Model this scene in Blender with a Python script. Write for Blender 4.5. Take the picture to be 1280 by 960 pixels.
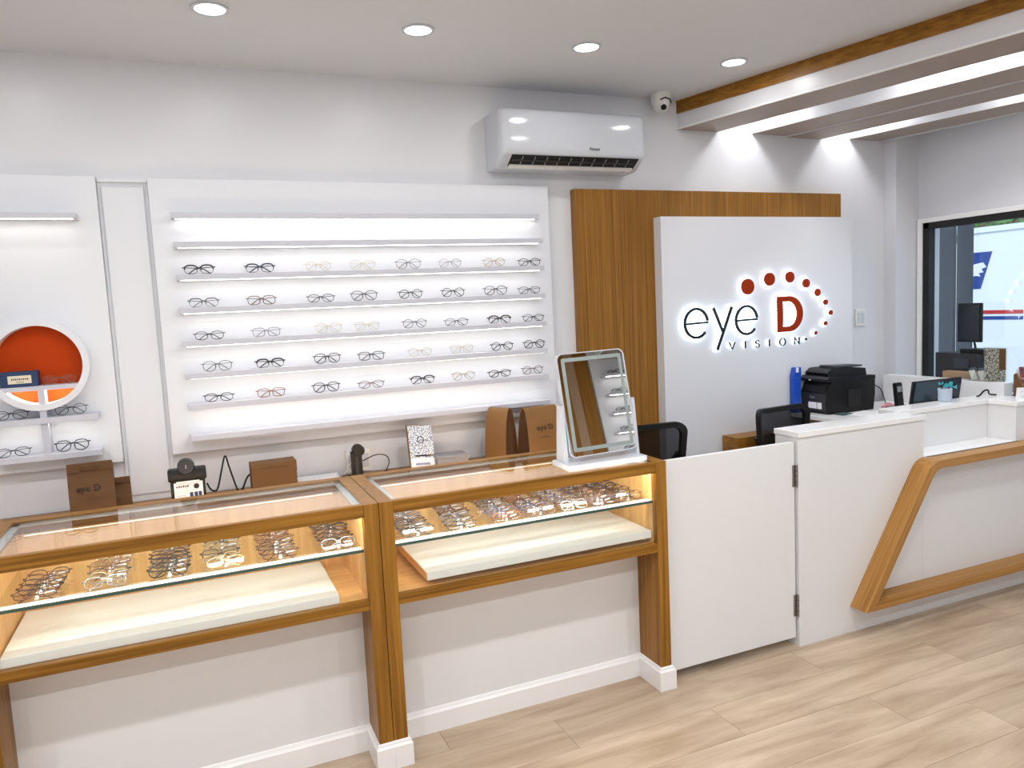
import bpy, bmesh, math, random
from mathutils import Vector, Matrix
random.seed(7)
PI = math.pi
for o in list(bpy.data.objects): bpy.data.objects.remove(o)
scn = bpy.context.scene
COL = scn.collection

# ------------------------------------------------------------ camera
H = 1.65
F_PX = 942.2
yaw, pit, rol = 0.40120167, 0.10135446, -0.04818973
fw = Vector((math.sin(yaw)*math.cos(pit), math.cos(yaw)*math.cos(pit), -math.sin(pit)))
rr = Vector((math.cos(yaw), -math.sin(yaw), 0)); uu = rr.cross(fw)
R_ = rr*math.cos(rol)+uu*math.sin(rol); U_ = -rr*math.sin(rol)+uu*math.cos(rol)
cam_d = bpy.data.cameras.new('camera'); cam = bpy.data.objects.new('camera', cam_d); COL.objects.link(cam)
cam_d.sensor_width = 36; cam_d.lens = 36*F_PX/1280; cam_d.clip_start = .05; cam_d.clip_end = 200
m = Matrix((( R_.x, U_.x, -fw.x, 0), (R_.y, U_.y, -fw.y, 0), (R_.z, U_.z, -fw.z, H), (0, 0, 0, 1)))
cam.matrix_world = m
scn.camera = cam

# ------------------------------------------------------------ world, exposure, sun
w = bpy.data.worlds.new('world'); scn.world = w; w.use_nodes = True
bg = w.node_tree.nodes['Background']; bg.inputs[0].default_value = (.62, .8, 1, 1); bg.inputs[1].default_value = 1.5
scn.view_settings.view_transform = 'Standard'; scn.view_settings.look = 'None'
scn.view_settings.gamma = 1; scn.view_settings.use_curve_mapping = False
scn.view_settings.exposure = 0.0
scn.cycles.transparent_max_bounces = 24
sun_d = bpy.data.lights.new('sun', 'SUN'); sun_d.energy = 2.0; sun_d.angle = .02; sun_d.color = (1, .97, .92)
sun = bpy.data.objects.new('sun', sun_d); COL.objects.link(sun)
sun.rotation_euler = Vector((.62, .25, -.74)).to_track_quat('-Z', 'Y').to_euler()
LAMP = 5.0          # watts of one ceiling lamp
COOL = (1, .99, .985)

ORD = ['first', 'second', 'third', 'fourth', 'fifth', 'sixth', 'seventh', 'eighth', 'ninth', 'tenth']
# room levels
ZC = 2.778; YW = 3.70; XR = 4.52; XL = -2.4; YB = -1.2

# ------------------------------------------------------------ materials
def lin(c):
    c = [x/255 for x in c]
    return tuple([x/12.92 if x <= .04045 else ((x+.055)/1.055)**2.4 for x in c])+(1,)
def mat(name, col, rough=.5, metal=0, emit=0, spec=.5, bump=0, bscale=60, var=0, coat=0, ecol=None, vscale=3):
    M = bpy.data.materials.new(name); M.use_nodes = True
    nt = M.node_tree; b = nt.nodes['Principled BSDF']
    c = lin(col)
    b.inputs['Base Color'].default_value = c
    b.inputs['Roughness'].default_value = rough; b.inputs['Metallic'].default_value = metal
    b.inputs['Specular IOR Level'].default_value = spec
    if coat: b.inputs['Coat Weight'].default_value = coat; b.inputs['Coat Roughness'].default_value = .08
    if emit:
        b.inputs['Emission Color'].default_value = lin(ecol) if ecol else c; b.inputs['Emission Strength'].default_value = emit
    tc = nt.nodes.new('ShaderNodeTexCoord')
    if var:
        n = nt.nodes.new('ShaderNodeTexNoise'); n.inputs['Scale'].default_value = vscale; n.inputs['Detail'].default_value = 3
        nt.links.new(tc.outputs['Object'], n.inputs['Vector'])
        mx = nt.nodes.new('ShaderNodeMix'); mx.data_type = 'RGBA'
        mx.inputs[6].default_value = tuple([x*(1-var) for x in c[:3]])+(1,); mx.inputs[7].default_value = tuple([min(1, x*(1+var)) for x in c[:3]])+(1,)
        nt.links.new(n.outputs['Fac'], mx.inputs[0]); nt.links.new(mx.outputs[2], b.inputs['Base Color'])
    if bump:
        n2 = nt.nodes.new('ShaderNodeTexNoise'); n2.inputs['Scale'].default_value = bscale
        nt.links.new(tc.outputs['Object'], n2.inputs['Vector'])
        bp = nt.nodes.new('ShaderNodeBump'); bp.inputs['Strength'].default_value = bump; bp.inputs['Distance'].default_value = .002
        nt.links.new(n2.outputs['Fac'], bp.inputs['Height']); nt.links.new(bp.outputs[0], b.inputs['Normal'])
    return M
def wood(name, axis, c1, c2, fine=70, rough=.38):
    """straight fine-grained veneer; axis = direction of the grain"""
    M = bpy.data.materials.new(name); M.use_nodes = True
    nt = M.node_tree; b = nt.nodes['Principled BSDF']; L = nt.links
    tc = nt.nodes.new('ShaderNodeTexCoord'); geo = nt.nodes.new('ShaderNodeNewGeometry'); mp = nt.nodes.new('ShaderNodeMapping')
    sc = [fine, fine, fine]; sc['xyz'.index(axis)] = 1.6; mp.inputs['Scale'].default_value = sc
    L.new(geo.outputs['Position'], mp.inputs['Vector'])
    n = nt.nodes.new('ShaderNodeTexNoise'); n.inputs['Scale'].default_value = 1; n.inputs['Detail'].default_value = 4; n.inputs['Roughness'].default_value = .65
    L.new(mp.outputs[0], n.inputs['Vector'])
    mp2 = nt.nodes.new('ShaderNodeMapping'); s2 = [9, 9, 9]; s2['xyz'.index(axis)] = .7; mp2.inputs['Scale'].default_value = s2
    L.new(geo.outputs['Position'], mp2.inputs['Vector'])
    n2 = nt.nodes.new('ShaderNodeTexNoise'); n2.inputs['Scale'].default_value = 1; n2.inputs['Detail'].default_value = 2
    L.new(mp2.outputs[0], n2.inputs['Vector'])
    ad = nt.nodes.new('ShaderNodeMath'); ad.operation = 'MULTIPLY_ADD'; ad.inputs[1].default_value = .75
    L.new(n.outputs['Fac'], ad.inputs[0])
    m2 = nt.nodes.new('ShaderNodeMath'); m2.operation = 'MULTIPLY'; m2.inputs[1].default_value = .16
    L.new(n2.outputs['Fac'], m2.inputs[0]); L.new(m2.outputs[0], ad.inputs[2])
    cr = nt.nodes.new('ShaderNodeValToRGB'); cr.color_ramp.elements[0].position = .30; cr.color_ramp.elements[0].color = lin(c1)
    cr.color_ramp.elements[1].position = .62; cr.color_ramp.elements[1].color = lin(c2)
    L.new(ad.outputs[0], cr.inputs[0]); L.new(cr.outputs[0], b.inputs['Base Color'])
    b.inputs['Roughness'].default_value = rough; b.inputs['Specular IOR Level'].default_value = .3
    bp = nt.nodes.new('ShaderNodeBump'); bp.inputs['Strength'].default_value = .12; bp.inputs['Distance'].default_value = .001
    L.new(n.outputs['Fac'], bp.inputs['Height']); L.new(bp.outputs[0], b.inputs['Normal'])
    return M
def glass(name, tint=(1, 1, 1, 1), ior=1.45, rough=0.0):
    """thin clear pane: passes light straight through, mirrors by Fresnel"""
    M = bpy.data.materials.new(name); M.use_nodes = True
    nt = M.node_tree; nt.nodes.clear(); L = nt.links
    out = nt.nodes.new('ShaderNodeOutputMaterial'); mx = nt.nodes.new('ShaderNodeMixShader')
    tr = nt.nodes.new('ShaderNodeBsdfTransparent'); tr.inputs[0].default_value = tint
    gl = nt.nodes.new('ShaderNodeBsdfGlossy'); gl.inputs['Roughness'].default_value = rough
    fr = nt.nodes.new('ShaderNodeFresnel'); ge = nt.nodes.new('ShaderNodeNewGeometry'); mr = nt.nodes.new('ShaderNodeMapRange')
    mr.inputs[3].default_value = ior; mr.inputs[4].default_value = 1/ior      # same reflectance on both faces of the sheet
    L.new(ge.outputs['Backfacing'], mr.inputs[0]); L.new(mr.outputs[0], fr.inputs[0])
    L.new(fr.outputs[0], mx.inputs[0]); L.new(tr.outputs[0], mx.inputs[1]); L.new(gl.outputs[0], mx.inputs[2]); L.new(mx.outputs[0], out.inputs[0])
    return M
def lamp_mat(name, col, s):
    M = bpy.data.materials.new(name); M.use_nodes = True; nt = M.node_tree; nt.nodes.clear()
    out = nt.nodes.new('ShaderNodeOutputMaterial'); e = nt.nodes.new('ShaderNodeEmission')
    e.inputs[0].default_value = tuple(col)+(1,); e.inputs[1].default_value = s; nt.links.new(e.outputs[0], out.inputs[0]); return M
WD1, WD2 = (110, 70, 14), (168, 118, 44)
mt = dict(
 wall=mat('wall_paint', (218, 220, 225), .32, bump=.05, bscale=25, spec=.35),
 ceil=mat('ceiling_paint', (214, 216, 219), .6),
 white=mat('white_laminate', (228, 229, 230), .3, spec=.5),
 gloss=mat('glossy_white_top', (240, 240, 240), .12, spec=.6),
 panel=mat('white_panel', (220, 223, 229), .4),
 shelf=mat('shelf_white', (194, 196, 206), .4),
 base=mat('baseboard_white', (240, 240, 240), .3),
 soffit_shade=mat('taupe_shade_tone', (162, 148, 138), .5),  # shade under the white beams, put into the colour of their undersides
 beam=mat('beam_white', (220, 221, 225), .3),
 woodz=wood('oak_upright', 'z', WD1, WD2), woodx=wood('oak_lengthwise', 'x', WD1, WD2), woody=wood('oak_crosswise', 'y', WD1, WD2),
 slatz=wood('ribbed_veneer', 'z', (106, 68, 16), (162, 114, 46), fine=150),
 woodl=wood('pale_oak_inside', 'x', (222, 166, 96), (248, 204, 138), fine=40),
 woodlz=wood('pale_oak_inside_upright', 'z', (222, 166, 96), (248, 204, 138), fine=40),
 framez=wood('reception_oak', 'z', (146, 100, 44), (188, 140, 78), fine=90), framex=wood('reception_oak_long', 'x', (146, 100, 44), (188, 140, 78), fine=90),
 orange=mat('orange_paint', (186, 62, 2), .75, spec=.2),
 logo=mat('rust_red', (150, 46, 8), .7, spec=.15),
 black=mat('black_plastic', (14, 14, 15), .4, spec=.35), blackm=mat('matt_black', (14, 14, 15), .6),
 dark=mat('dark_grey_plastic', (42, 43, 46), .4), screen=mat('dark_screen', (26, 34, 42), .12),
 grey=mat('grey_plastic', (140, 140, 142), .4), steel=mat('brushed_steel', (150, 148, 144), .35, 1),
 alu=mat('aluminium_channel', (205, 210, 212), .35, .3),
 plastic=mat('white_plastic', (200, 205, 213), .12), plasticm=mat('white_matt_plastic', (226, 226, 224), .4),
 kraft=mat('kraft_paper', (108, 72, 34), .75, var=.12, vscale=14, bump=.2), kraftc=mat('golden_kraft_paper', (124, 86, 38), .6, var=.15, vscale=10, bump=.25), kraftb=mat('dark_kraft_paper', (82, 54, 24), .8, var=.12, vscale=14, bump=.2), kraftd=mat('kraft_paper_dark', (84, 54, 28), .8, var=.1),
 carton=mat('cardboard', (98, 66, 26), .7, var=.08, vscale=8), cartong=mat('grey_cardboard', (160, 132, 104), .7),
 paper=mat('white_paper', (238, 238, 240), .6), cream=mat('cream_label', (222, 214, 190), .6),
 navy=mat('navy_card', (26, 52, 92), .5), blue=mat('blue_plastic', (30, 80, 190), .3), pbl=mat('postal_blue', (22, 60, 140), .4), red=mat('stripe_red', (196, 44, 48), .5),
 teal=mat('teal_cloth', (60, 170, 180), .7), pink=mat('pink_ribbon', (226, 150, 160), .6), palebl=mat('pale_blue_plastic', (178, 192, 208), .35),
 mirror=mat('mirror_silver', (235, 238, 238), .01, 1), frost=mat('frosted_glass_band', (150, 162, 160), .45, .2),
 teale=mat('glass_edge_green', (40, 80, 74), .15), greenp=mat('dark_green_card', (60, 84, 84), .5),
 board=mat('cream_board', (248, 247, 242), .45, var=.015), glass=glass('clear_glass', (.97, .985, .98, 1), 1.5), lens=glass('lens_clear', (.99, .99, .99, 1), 1.35), wglass=glass('window_glass', (.95, .97, .98, 1), 1.6),
 acry=glass('clear_acrylic', (.93, .95, .96, 1), 1.5, .05),
 truck=mat('truck_white', (236, 240, 242), .35), asphalt=mat('asphalt', (120, 118, 116), .9, var=.1), leaf=mat('leaf_green', (70, 116, 48), .7, var=.25, vscale=6), roof=mat('roof_brown', (120, 84, 70), .8),
 bark=mat('bark', (84, 62, 44), .9), darkrefl=mat('dark_reflection', (58, 62, 70), .35),
 mesh=glass('black_mesh_fabric', (.10, .10, .11, 1), 1.3, .5),
 lampd=lamp_mat('lamp_diffuser', (1, .98, .95), 6), strip=lamp_mat('led_strip_warm', (1, .91, .78), 50), stripw=lamp_mat('led_strip_neutral', (1, .94, .84), 11), stripc=lamp_mat('halo_led', (.74, .89, 1), 17), striph=lamp_mat('halo_led_small', (.78, .9, 1), 7), stripfill=lamp_mat('added_fill_strip', (1, .9, .78), 28), glint_line=lamp_mat('reflection_line', (1, .92, .8), 2.2),
)
# coloured spectacle plastics
FR = {}
for n, c, mtl in [('black', (16, 16, 18), 0), ('dark grey', (58, 58, 62), 0), ('brown', (92, 52, 36), 0), ('tortoiseshell', (96, 62, 40), 0), ('gold', (176, 156, 118), .5), ('pale gold', (200, 190, 164), .5), ('silver', (150, 150, 156), .8), ('purple grey', (112, 104, 134), 0), ('copper', (150, 96, 66), .7), ('dark red', (100, 28, 32), 0), ('navy', (30, 36, 66), 0)]:
    FR[n] = mat('frame_'+n.replace(' ', '_'), c, .3, mtl, var=.3 if n == 'tortoiseshell' else 0, vscale=150)

def brochure_mat(name, a, b_, scale):
    M = mat(name, a, .5); nt = M.node_tree; b = nt.nodes['Principled BSDF']
    tc = nt.nodes.new('ShaderNodeTexCoord'); v = nt.nodes.new('ShaderNodeTexVoronoi'); v.feature = 'DISTANCE_TO_EDGE'; v.inputs['Scale'].default_value = scale
    nt.links.new(tc.outputs['Object'], v.inputs['Vector'])
    cr = nt.nodes.new('ShaderNodeValToRGB'); cr.color_ramp.elements[0].position = .04; cr.color_ramp.elements[0].color = lin(b_); cr.color_ramp.elements[1].position = .12; cr.color_ramp.elements[1].color = lin(a)
    nt.links.new(v.outputs['Distance'], cr.inputs[0]); nt.links.new(cr.outputs[0], b.inputs['Base Color']); return M
mt['doodle'] = brochure_mat('doodle_print', (226, 230, 236), (90, 100, 118), 90)
mt['collage'] = brochure_mat('collage_print', (190, 184, 168), (40, 36, 34), 70)
def photo_mat():
    M = mat('magazine_cover', (90, 70, 80), .35); nt = M.node_tree; b = nt.nodes['Principled BSDF']
    tc = nt.nodes.new('ShaderNodeTexCoord'); n = nt.nodes.new('ShaderNodeTexNoise'); n.inputs['Scale'].default_value = 40; n.inputs['Detail'].default_value = 4
    nt.links.new(tc.outputs['Object'], n.inputs['Vector']); cr = nt.nodes.new('ShaderNodeValToRGB')
    cr.color_ramp.elements[0].position = .38; cr.color_ramp.elements[0].color = lin((40, 44, 70)); cr.color_ramp.elements[1].position = .62; cr.color_ramp.elements[1].color = lin((226, 190, 170))
    e = cr.color_ramp.elements.new(.5); e.color = lin((150, 66, 44))
    nt.links.new(n.outputs['Fac'], cr.inputs[0]); nt.links.new(cr.outputs[0], b.inputs['Base Color']); return M
mt['mag'] = photo_mat()
def plank_mat():
    M = mat('vinyl_plank', (190, 165, 138), .34); nt = M.node_tree; b = nt.nodes['Principled BSDF']; L = nt.links
    tc = nt.nodes.new('ShaderNodeTexCoord'); oi = nt.nodes.new('ShaderNodeObjectInfo'); mp = nt.nodes.new('ShaderNodeMapping'); mp.inputs['Scale'].default_value = (1.1, 7, 1)
    va = nt.nodes.new('ShaderNodeVectorMath'); va.operation = 'ADD'
    mu = nt.nodes.new('ShaderNodeMath'); mu.operation = 'MULTIPLY'; mu.inputs[1].default_value = 60; L.new(oi.outputs['Random'], mu.inputs[0])
    L.new(tc.outputs['Object'], va.inputs[0]); L.new(mu.outputs[0], va.inputs[1]); L.new(va.outputs[0], mp.inputs['Vector'])
    n = nt.nodes.new('ShaderNodeTexNoise'); n.inputs['Scale'].default_value = 1.5; n.inputs['Detail'].default_value = 7; n.inputs['Roughness'].default_value = .6; n.inputs['Distortion'].default_value = .5
    L.new(mp.outputs[0], n.inputs['Vector'])
    cr = nt.nodes.new('ShaderNodeValToRGB'); cr.color_ramp.elements[0].position = .3; cr.color_ramp.elements[0].color = lin((160, 137, 112)); cr.color_ramp.elements[1].position = .70; cr.color_ramp.elements[1].color = lin((206, 187, 164))
    L.new(n.outputs['Fac'], cr.inputs[0])
    hs = nt.nodes.new('ShaderNodeHueSaturation'); mr = nt.nodes.new('ShaderNodeMapRange'); mr.inputs[3].default_value = .93; mr.inputs[4].default_value = 1.05
    L.new(oi.outputs['Random'], mr.inputs[0]); L.new(mr.outputs[0], hs.inputs['Value']); L.new(cr.outputs[0], hs.inputs['Color']); L.new(hs.outputs[0], b.inputs['Base Color'])
    return M
mt['plank'] = plank_mat()
def ticked_mat():
    M = mat('ticked_strip', (240, 240, 238), .4); nt = M.node_tree; b = nt.nodes['Principled BSDF']
    tc = nt.nodes.new('ShaderNodeTexCoord'); wv = nt.nodes.new('ShaderNodeTexWave'); wv.inputs['Scale'].default_value = 30
    nt.links.new(tc.outputs['Object'], wv.inputs['Vector']); cr = nt.nodes.new('ShaderNodeValToRGB'); cr.color_ramp.elements[0].position = .1; cr.color_ramp.elements[0].color = lin((150, 150, 150)); cr.color_ramp.elements[1].position = .35; cr.color_ramp.elements[1].color = lin((242, 242, 240))
    nt.links.new(wv.outputs['Fac'], cr.inputs[0]); nt.links.new(cr.outputs[0], b.inputs['Base Color']); return M
mt['ticked'] = ticked_mat()

# ------------------------------------------------------------ mesh helpers
class MB:
    def __init__(s): s.bm = bmesh.new()
    def box(s, x0, x1, y0, y1, z0, z1, bev=0):
        vs = [s.bm.verts.new((x, y, z)) for x in (x0, x1) for y in (y0, y1) for z in (z0, z1)]
        fs = [s.bm.faces.new([vs[i] for i in f]) for f in ((0, 1, 3, 2), (4, 6, 7, 5), (0, 4, 5, 1), (2, 3, 7, 6), (0, 2, 6, 4), (1, 5, 7, 3))]
        if bev:
            es = list({e for f in fs for e in f.edges}); bmesh.ops.bevel(s.bm, geom=es, offset=bev, segments=2, affect='EDGES', profile=.5)
        return s
    def prism(s, pts, axis, a, b):
        """closed 2-D outline extruded along an axis: x -> pts are (y,z); y -> (x,z); z -> (x,y)"""
        f = {'x': lambda p, t: (t, p[0], p[1]), 'y': lambda p, t: (p[0], t, p[1]), 'z': lambda p, t: (p[0], p[1], t)}[axis]
        A = [s.bm.verts.new(f(p, a)) for p in pts]; B = [s.bm.verts.new(f(p, b)) for p in pts]; n = len(pts)
        s.bm.faces.new(A); s.bm.faces.new(B[::-1])
        for i in range(n): s.bm.faces.new((A[i], B[i], B[(i+1) % n], A[(i+1) % n]))
        return s
    def ring(s, outer, inner, axis, a, b):
        f = {'x': lambda p, t: (t, p[0], p[1]), 'y': lambda p, t: (p[0], t, p[1]), 'z': lambda p, t: (p[0], p[1], t)}[axis]
        OA, OB, IA, IB = [[s.bm.verts.new(f(p, t)) for p in q] for q, t in ((outer, a), (outer, b), (inner, a), (inner, b))]; n = len(outer)
        for i in range(n):
            j = (i+1) % n
            s.bm.faces.new((OA[i], OA[j], IA[j], IA[i])); s.bm.faces.new((OB[i], IB[i], IB[j], OB[j]))
            s.bm.faces.new((OA[i], OB[i], OB[j], OA[j])); s.bm.faces.new((IA[i], IA[j], IB[j], IB[i]))
        return s
    def tube(s, pts, r, n=6, closed=False, cap=True, flat=1.0):
        pts = [Vector(p) for p in pts]; N = len(pts); rings = []
        rs = r if isinstance(r, (list, tuple)) else [r]*N
        up = None
        for i, p in enumerate(pts):
            a = pts[(i-1) % N] if (closed or i > 0) else p; b = pts[(i+1) % N] if (closed or i < N-1) else p
            t = (b-a).normalized()
            if up is None: up = Vector((0, 1, 0)) if abs(t.y) < .9 else Vector((0, 0, 1))
            u = (up-t*up.dot(t)).normalized(); up = u; v = t.cross(u)
            rings.append([s.bm.verts.new(p+(u*math.cos(2*PI*k/n)*flat+v*math.sin(2*PI*k/n))*rs[i]) for k in range(n)])
        for i in range(N if closed else N-1):
            A, B = rings[i], rings[(i+1) % N]
            for k in range(n): s.bm.faces.new((A[k], A[(k+1) % n], B[(k+1) % n], B[k]))
        if cap and not closed:
            s.bm.faces.new(rings[0][::-1]); s.bm.faces.new(rings[-1])
        return s
    def lathe(s, prof, c=(0, 0, 0), n=24, axis='z'):
        c = Vector(c); rings = []
        for r, h in prof:
            rg = []
            for k in range(n):
                a = 2*PI*k/n
                v = Vector((r*math.cos(a), r*math.sin(a), h)) if axis == 'z' else Vector((r*math.cos(a), h, r*math.sin(a)))
                rg.append(s.bm.verts.new(c+v))
            rings.append(rg)
        for A, B in zip(rings, rings[1:]):
            for k in range(n): s.bm.faces.new((A[k], A[(k+1) % n], B[(k+1) % n], B[k]))
        s.bm.faces.new(rings[0][::-1]); s.bm.faces.new(rings[-1]); return s
    def sheet(s, rows):
        """grid of points given as rows -> quads"""
        V = [[s.bm.verts.new(p) for p in r] for r in rows]
        for a, b in zip(V, V[1:]):
            for i in range(len(a)-1): s.bm.faces.new((a[i], a[i+1], b[i+1], b[i]))
        return s
    def build(s, name, m, parent=None, smooth=False, local=False, solid=0):
        bm = s.bm
        if solid:
            bmesh.ops.recalc_face_normals(bm, faces=bm.faces); bmesh.ops.solidify(bm, geom=bm.faces[:], thickness=solid)
        bmesh.ops.recalc_face_normals(bm, faces=bm.faces)
        if parent is not None and not local:
            off = Vector((0, 0, 0)); p = parent
            while p: off += Vector(p.location); p = p.parent
            for v in bm.verts: v.co -= off
        me = bpy.data.meshes.new(name); bm.to_mesh(me); bm.free()
        me.materials.append(mt[m] if isinstance(m, str) else m)
        if smooth:
            for p in me.polygons: p.use_smooth = True
            me.set_sharp_from_angle(angle=math.radians(35))
        o = bpy.data.objects.new(name, me); COL.objects.link(o)
        if parent is not None: o.parent = parent
        return o
def thing(name, label, cat, loc=(0, 0, 0), rotz=0, group=None):
    o = bpy.data.objects.new(name, None); o.empty_display_size = .05; COL.objects.link(o); o.location = loc; o.rotation_euler = (0, 0, rotz)
    o['label'] = label; o['category'] = cat
    if group: o['group'] = group
    return o
def tag(o, label, cat, group=None):
    o['label'] = label; o['category'] = cat
    if group: o['group'] = group
    return o
def struct(o): o['kind'] = 'structure'; return o
def area(name, loc, size, power, direction, col=(1, 1, 1), shape='DISK', sy=None, spread=PI):
    d = bpy.data.lights.new(name, 'AREA'); d.shape = shape; d.size = size; d.energy = power; d.color = col; d.spread = spread
    if sy: d.size_y = sy
    o = bpy.data.objects.new(name, d); COL.objects.link(o); o.location = loc
    o.rotation_euler = Vector(direction).to_track_quat('-Z', 'Y').to_euler(); return o
def arc(cx, cy, r, a0, a1, n, ry=None):
    ry = ry or r
    return [(cx+r*math.cos(math.radians(a0+(a1-a0)*i/n)), cy+ry*math.sin(math.radians(a0+(a1-a0)*i/n))) for i in range(n+1)]
def rrect(x0, x1, z0, z1, r, n=5):
    return arc(x1-r, z1-r, r, 0, 90, n)+arc(x0+r, z1-r, r, 90, 180, n)+arc(x0+r, z0+r, r, 180, 270, n)+arc(x1-r, z0+r, r, 270, 360, n)
def text(name, s, size, m, parent, loc, rot=(PI/2, 0, 0), ext=.0006, sx=1):
    cu = bpy.data.curves.new(name, 'FONT'); cu.body = s; cu.size = size; cu.extrude = ext; cu.align_x = 'CENTER'; cu.align_y = 'CENTER'
    t = bpy.data.objects.new(name, cu); COL.objects.link(t); dg = bpy.context.evaluated_depsgraph_get()
    me = bpy.data.meshes.new_from_object(t.evaluated_get(dg)); bpy.data.objects.remove(t)
    me.materials.clear(); me.materials.append(mt[m]); o = bpy.data.objects.new(name, me); COL.objects.link(o)
    if parent: o.parent = parent
    o.location = loc; o.rotation_euler = rot; o.scale = (sx, 1, 1); return o

# ============================================================ STRUCTURE
fl = bpy.data.objects.new('floor', None); COL.objects.link(fl); struct(fl)
sub = MB().box(XL-.1, XR+.1, YB-.1, YW+.1, -.12, -.006).build('subfloor', 'cartong', fl)
PL, PW = 1.222, .2178
pm = MB().box(0, PL-.0012, 0, PW-.0012, -.006, 0, .0006)
plank0 = pm.build('plank', 'plank', fl); first = True
y0 = 1.945-PW*15; r = 0
JO = {15: 2.42, 16: 1.81, 17: 1.215, 18: 2.0, 14: 1.5, 13: 2.2}
for r in range(0, 24):
    yy = y0+r*PW
    if yy > YW or yy < YB-.2: continue
    off = (JO.get(r, random.uniform(0, PL))-XL) % PL
    x = XL+off-PL
    while x < XR:
        o = plank0 if first else plank0.copy()
        if not first: COL.objects.link(o)
        first = False; o.location = (x, yy, 0); x += PL
ce = struct(MB().box(XL-.1, XR+.1, YB-.1, YW+.1, ZC, ZC+.15).build('ceiling', 'ceil'))
struct(MB().box(XL-.1, XR+.1, YW, YW+.15, -.1, ZC).build('wall_back', 'wall'))
struct(MB().box(XL-.15, XL, YB, YW, -.1, ZC).build('wall_left', 'wall'))
struct(MB().box(XL-.1, XR+.1, YB-.15, YB, -.1, ZC).build('wall_front', 'wall'))
# right wall with the window opening
WY0, WY1, WZ0, WZ1 = 0.9, 3.565, .93, 2.07
wr = MB().box(XR, XR+.15, YB, WY0, -.1, ZC).box(XR, XR+.15, WY1, YW, -.1, ZC).box(XR, XR+.15, WY0, WY1, -.1, WZ0).box(XR, XR+.15, WY0, WY1, WZ1, ZC)
struct(wr.build('wall_right', 'wall'))
struct(MB().box(4.314, XR, 3.607, YW, 0, ZC).build('trim_1', 'wall'))       # boxed-in column in the corner
win = bpy.data.objects.new('window_1', None); COL.objects.link(win); struct(win)
fwd = .045
wf = MB().box(XR-.01, XR+.05, WY1-fwd, WY1, WZ0, WZ1, .003).box(XR-.01, XR+.05, WY0, WY0+fwd, WZ0, WZ1).box(XR-.01, XR+.05, WY0, WY1, WZ1-.04, WZ1, .003).box(XR-.01, XR+.05, WY0, WY1, WZ0, WZ0+.04)
wf.build('window_frame', 'blackm', win)
MB().box(XR+.018, XR+.024, WY0+.04, WY1-.04, WZ0+.03, WZ1-.03).build('pane', 'wglass', win)
MB().box(XR-.02, XR+.05, WY1, WY1+.035, WZ0-.03, WZ1+.03, .003).box(XR-.02, XR, WY0, WY1, WZ1, WZ1+.03, .003).build('window_trim', 'base', win)

# ============================================================ CEILING LAMPS
def downlight(x, y, label, group='round recessed ceiling lamps', power=LAMP, seen=True, z=ZC):
    t = thing('ceiling_lamp', label, 'lamp', (x, y, z), group=None)
    MB().ring([(a*1, b) for a, b in arc(0, 0, .066, 0, 345, 23)], arc(0, 0, .054, 0, 345, 23), 'z', -.006, .0).build('trim_ring', 'plastic', t, True, True)
    MB().prism(arc(0, 0, .054, 0, 345, 23), 'z', -.0035, -.001).build('diffuser', 'lampd', t, local=True)
    area('lamp_light', (x, y, z-.012), .1, power, (0, 0, -1), COOL, spread=PI)
names = {.17: 'leftmost round recessed ceiling lamp of the row, above the lit shelves', .95: 'second round recessed ceiling lamp from the left', 1.72: 'third round recessed ceiling lamp, in front of the air conditioner', 2.53: 'round recessed ceiling lamp nearest the wooden ceiling band'}
for x, l in names.items(): downlight(x, 3.03, l, power=LAMP*.38)
for i, (x, y) in enumerate([(-.61, 3.03), (-1.39, 3.03), (-1.4, 1.4), (-.2, 1.4), (1.0, 1.4), (2.2, 1.4), (-1.4, -.2), (-.2, -.2), (1.0, -.2), (2.2, -.2)]):
    downlight(x, y, '%s recessed ceiling lamp outside the frame, %s row from the back wall' % (ORD[i if i < 2 else (i-2) % 4], 'first' if y > 3 else 'second' if y > 1 else 'third'), power=LAMP*2.95 if y < 2 else LAMP*.38)

# ============================================================ CEILING BEAMS
ang = math.atan(.235); ZB = 2.62
dirv = Vector((.235, -1, 0))
def beam_box(xl, xr_, z0, z1, y1=YW-.001, yend=YB+.01):
    """slanting beam: xl, xr_ at the back wall, clipped at the right wall"""
    pts = []
    def at(x0, y): return (x0+.235*(YW-y), y)
    P = [at(xl, y1), at(xr_, y1), at(xr_, yend), at(xl, yend)]
    # clip by x < XR
    out = []
    for i in range(4):
        a, b = P[i], P[(i+1) % 4]; lim = XR-.002
        if a[0] <= lim: out.append(a)
        if (a[0] <= lim) != (b[0] <= lim):
            t = (lim-a[0])/(b[0]-a[0]); out.append((lim, a[1]+(b[1]-a[1])*t))
    return MB().prism(out, 'z', z0, z1)
g = 'white beams of the slatted ceiling'
b1 = thing('ceiling_beam', 'first white ceiling beam, topped by the long wooden band', 'beam', (2.68, YW, ZB))
beam_box(2.68, 2.965, ZB, ZC-.001).build('beam_body', 'beam', b1)
beam_box(2.69, 2.961, ZB-.002, ZB).build('soffit_shade', 'soffit_shade', b1)
beam_box(2.672, 2.68, 2.706, ZC-.001).build('wooden_band', 'woody', b1)
beam_box(2.668, 2.68, ZB-.002, ZB+.006).build('edge_strip', 'base', b1)
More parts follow.
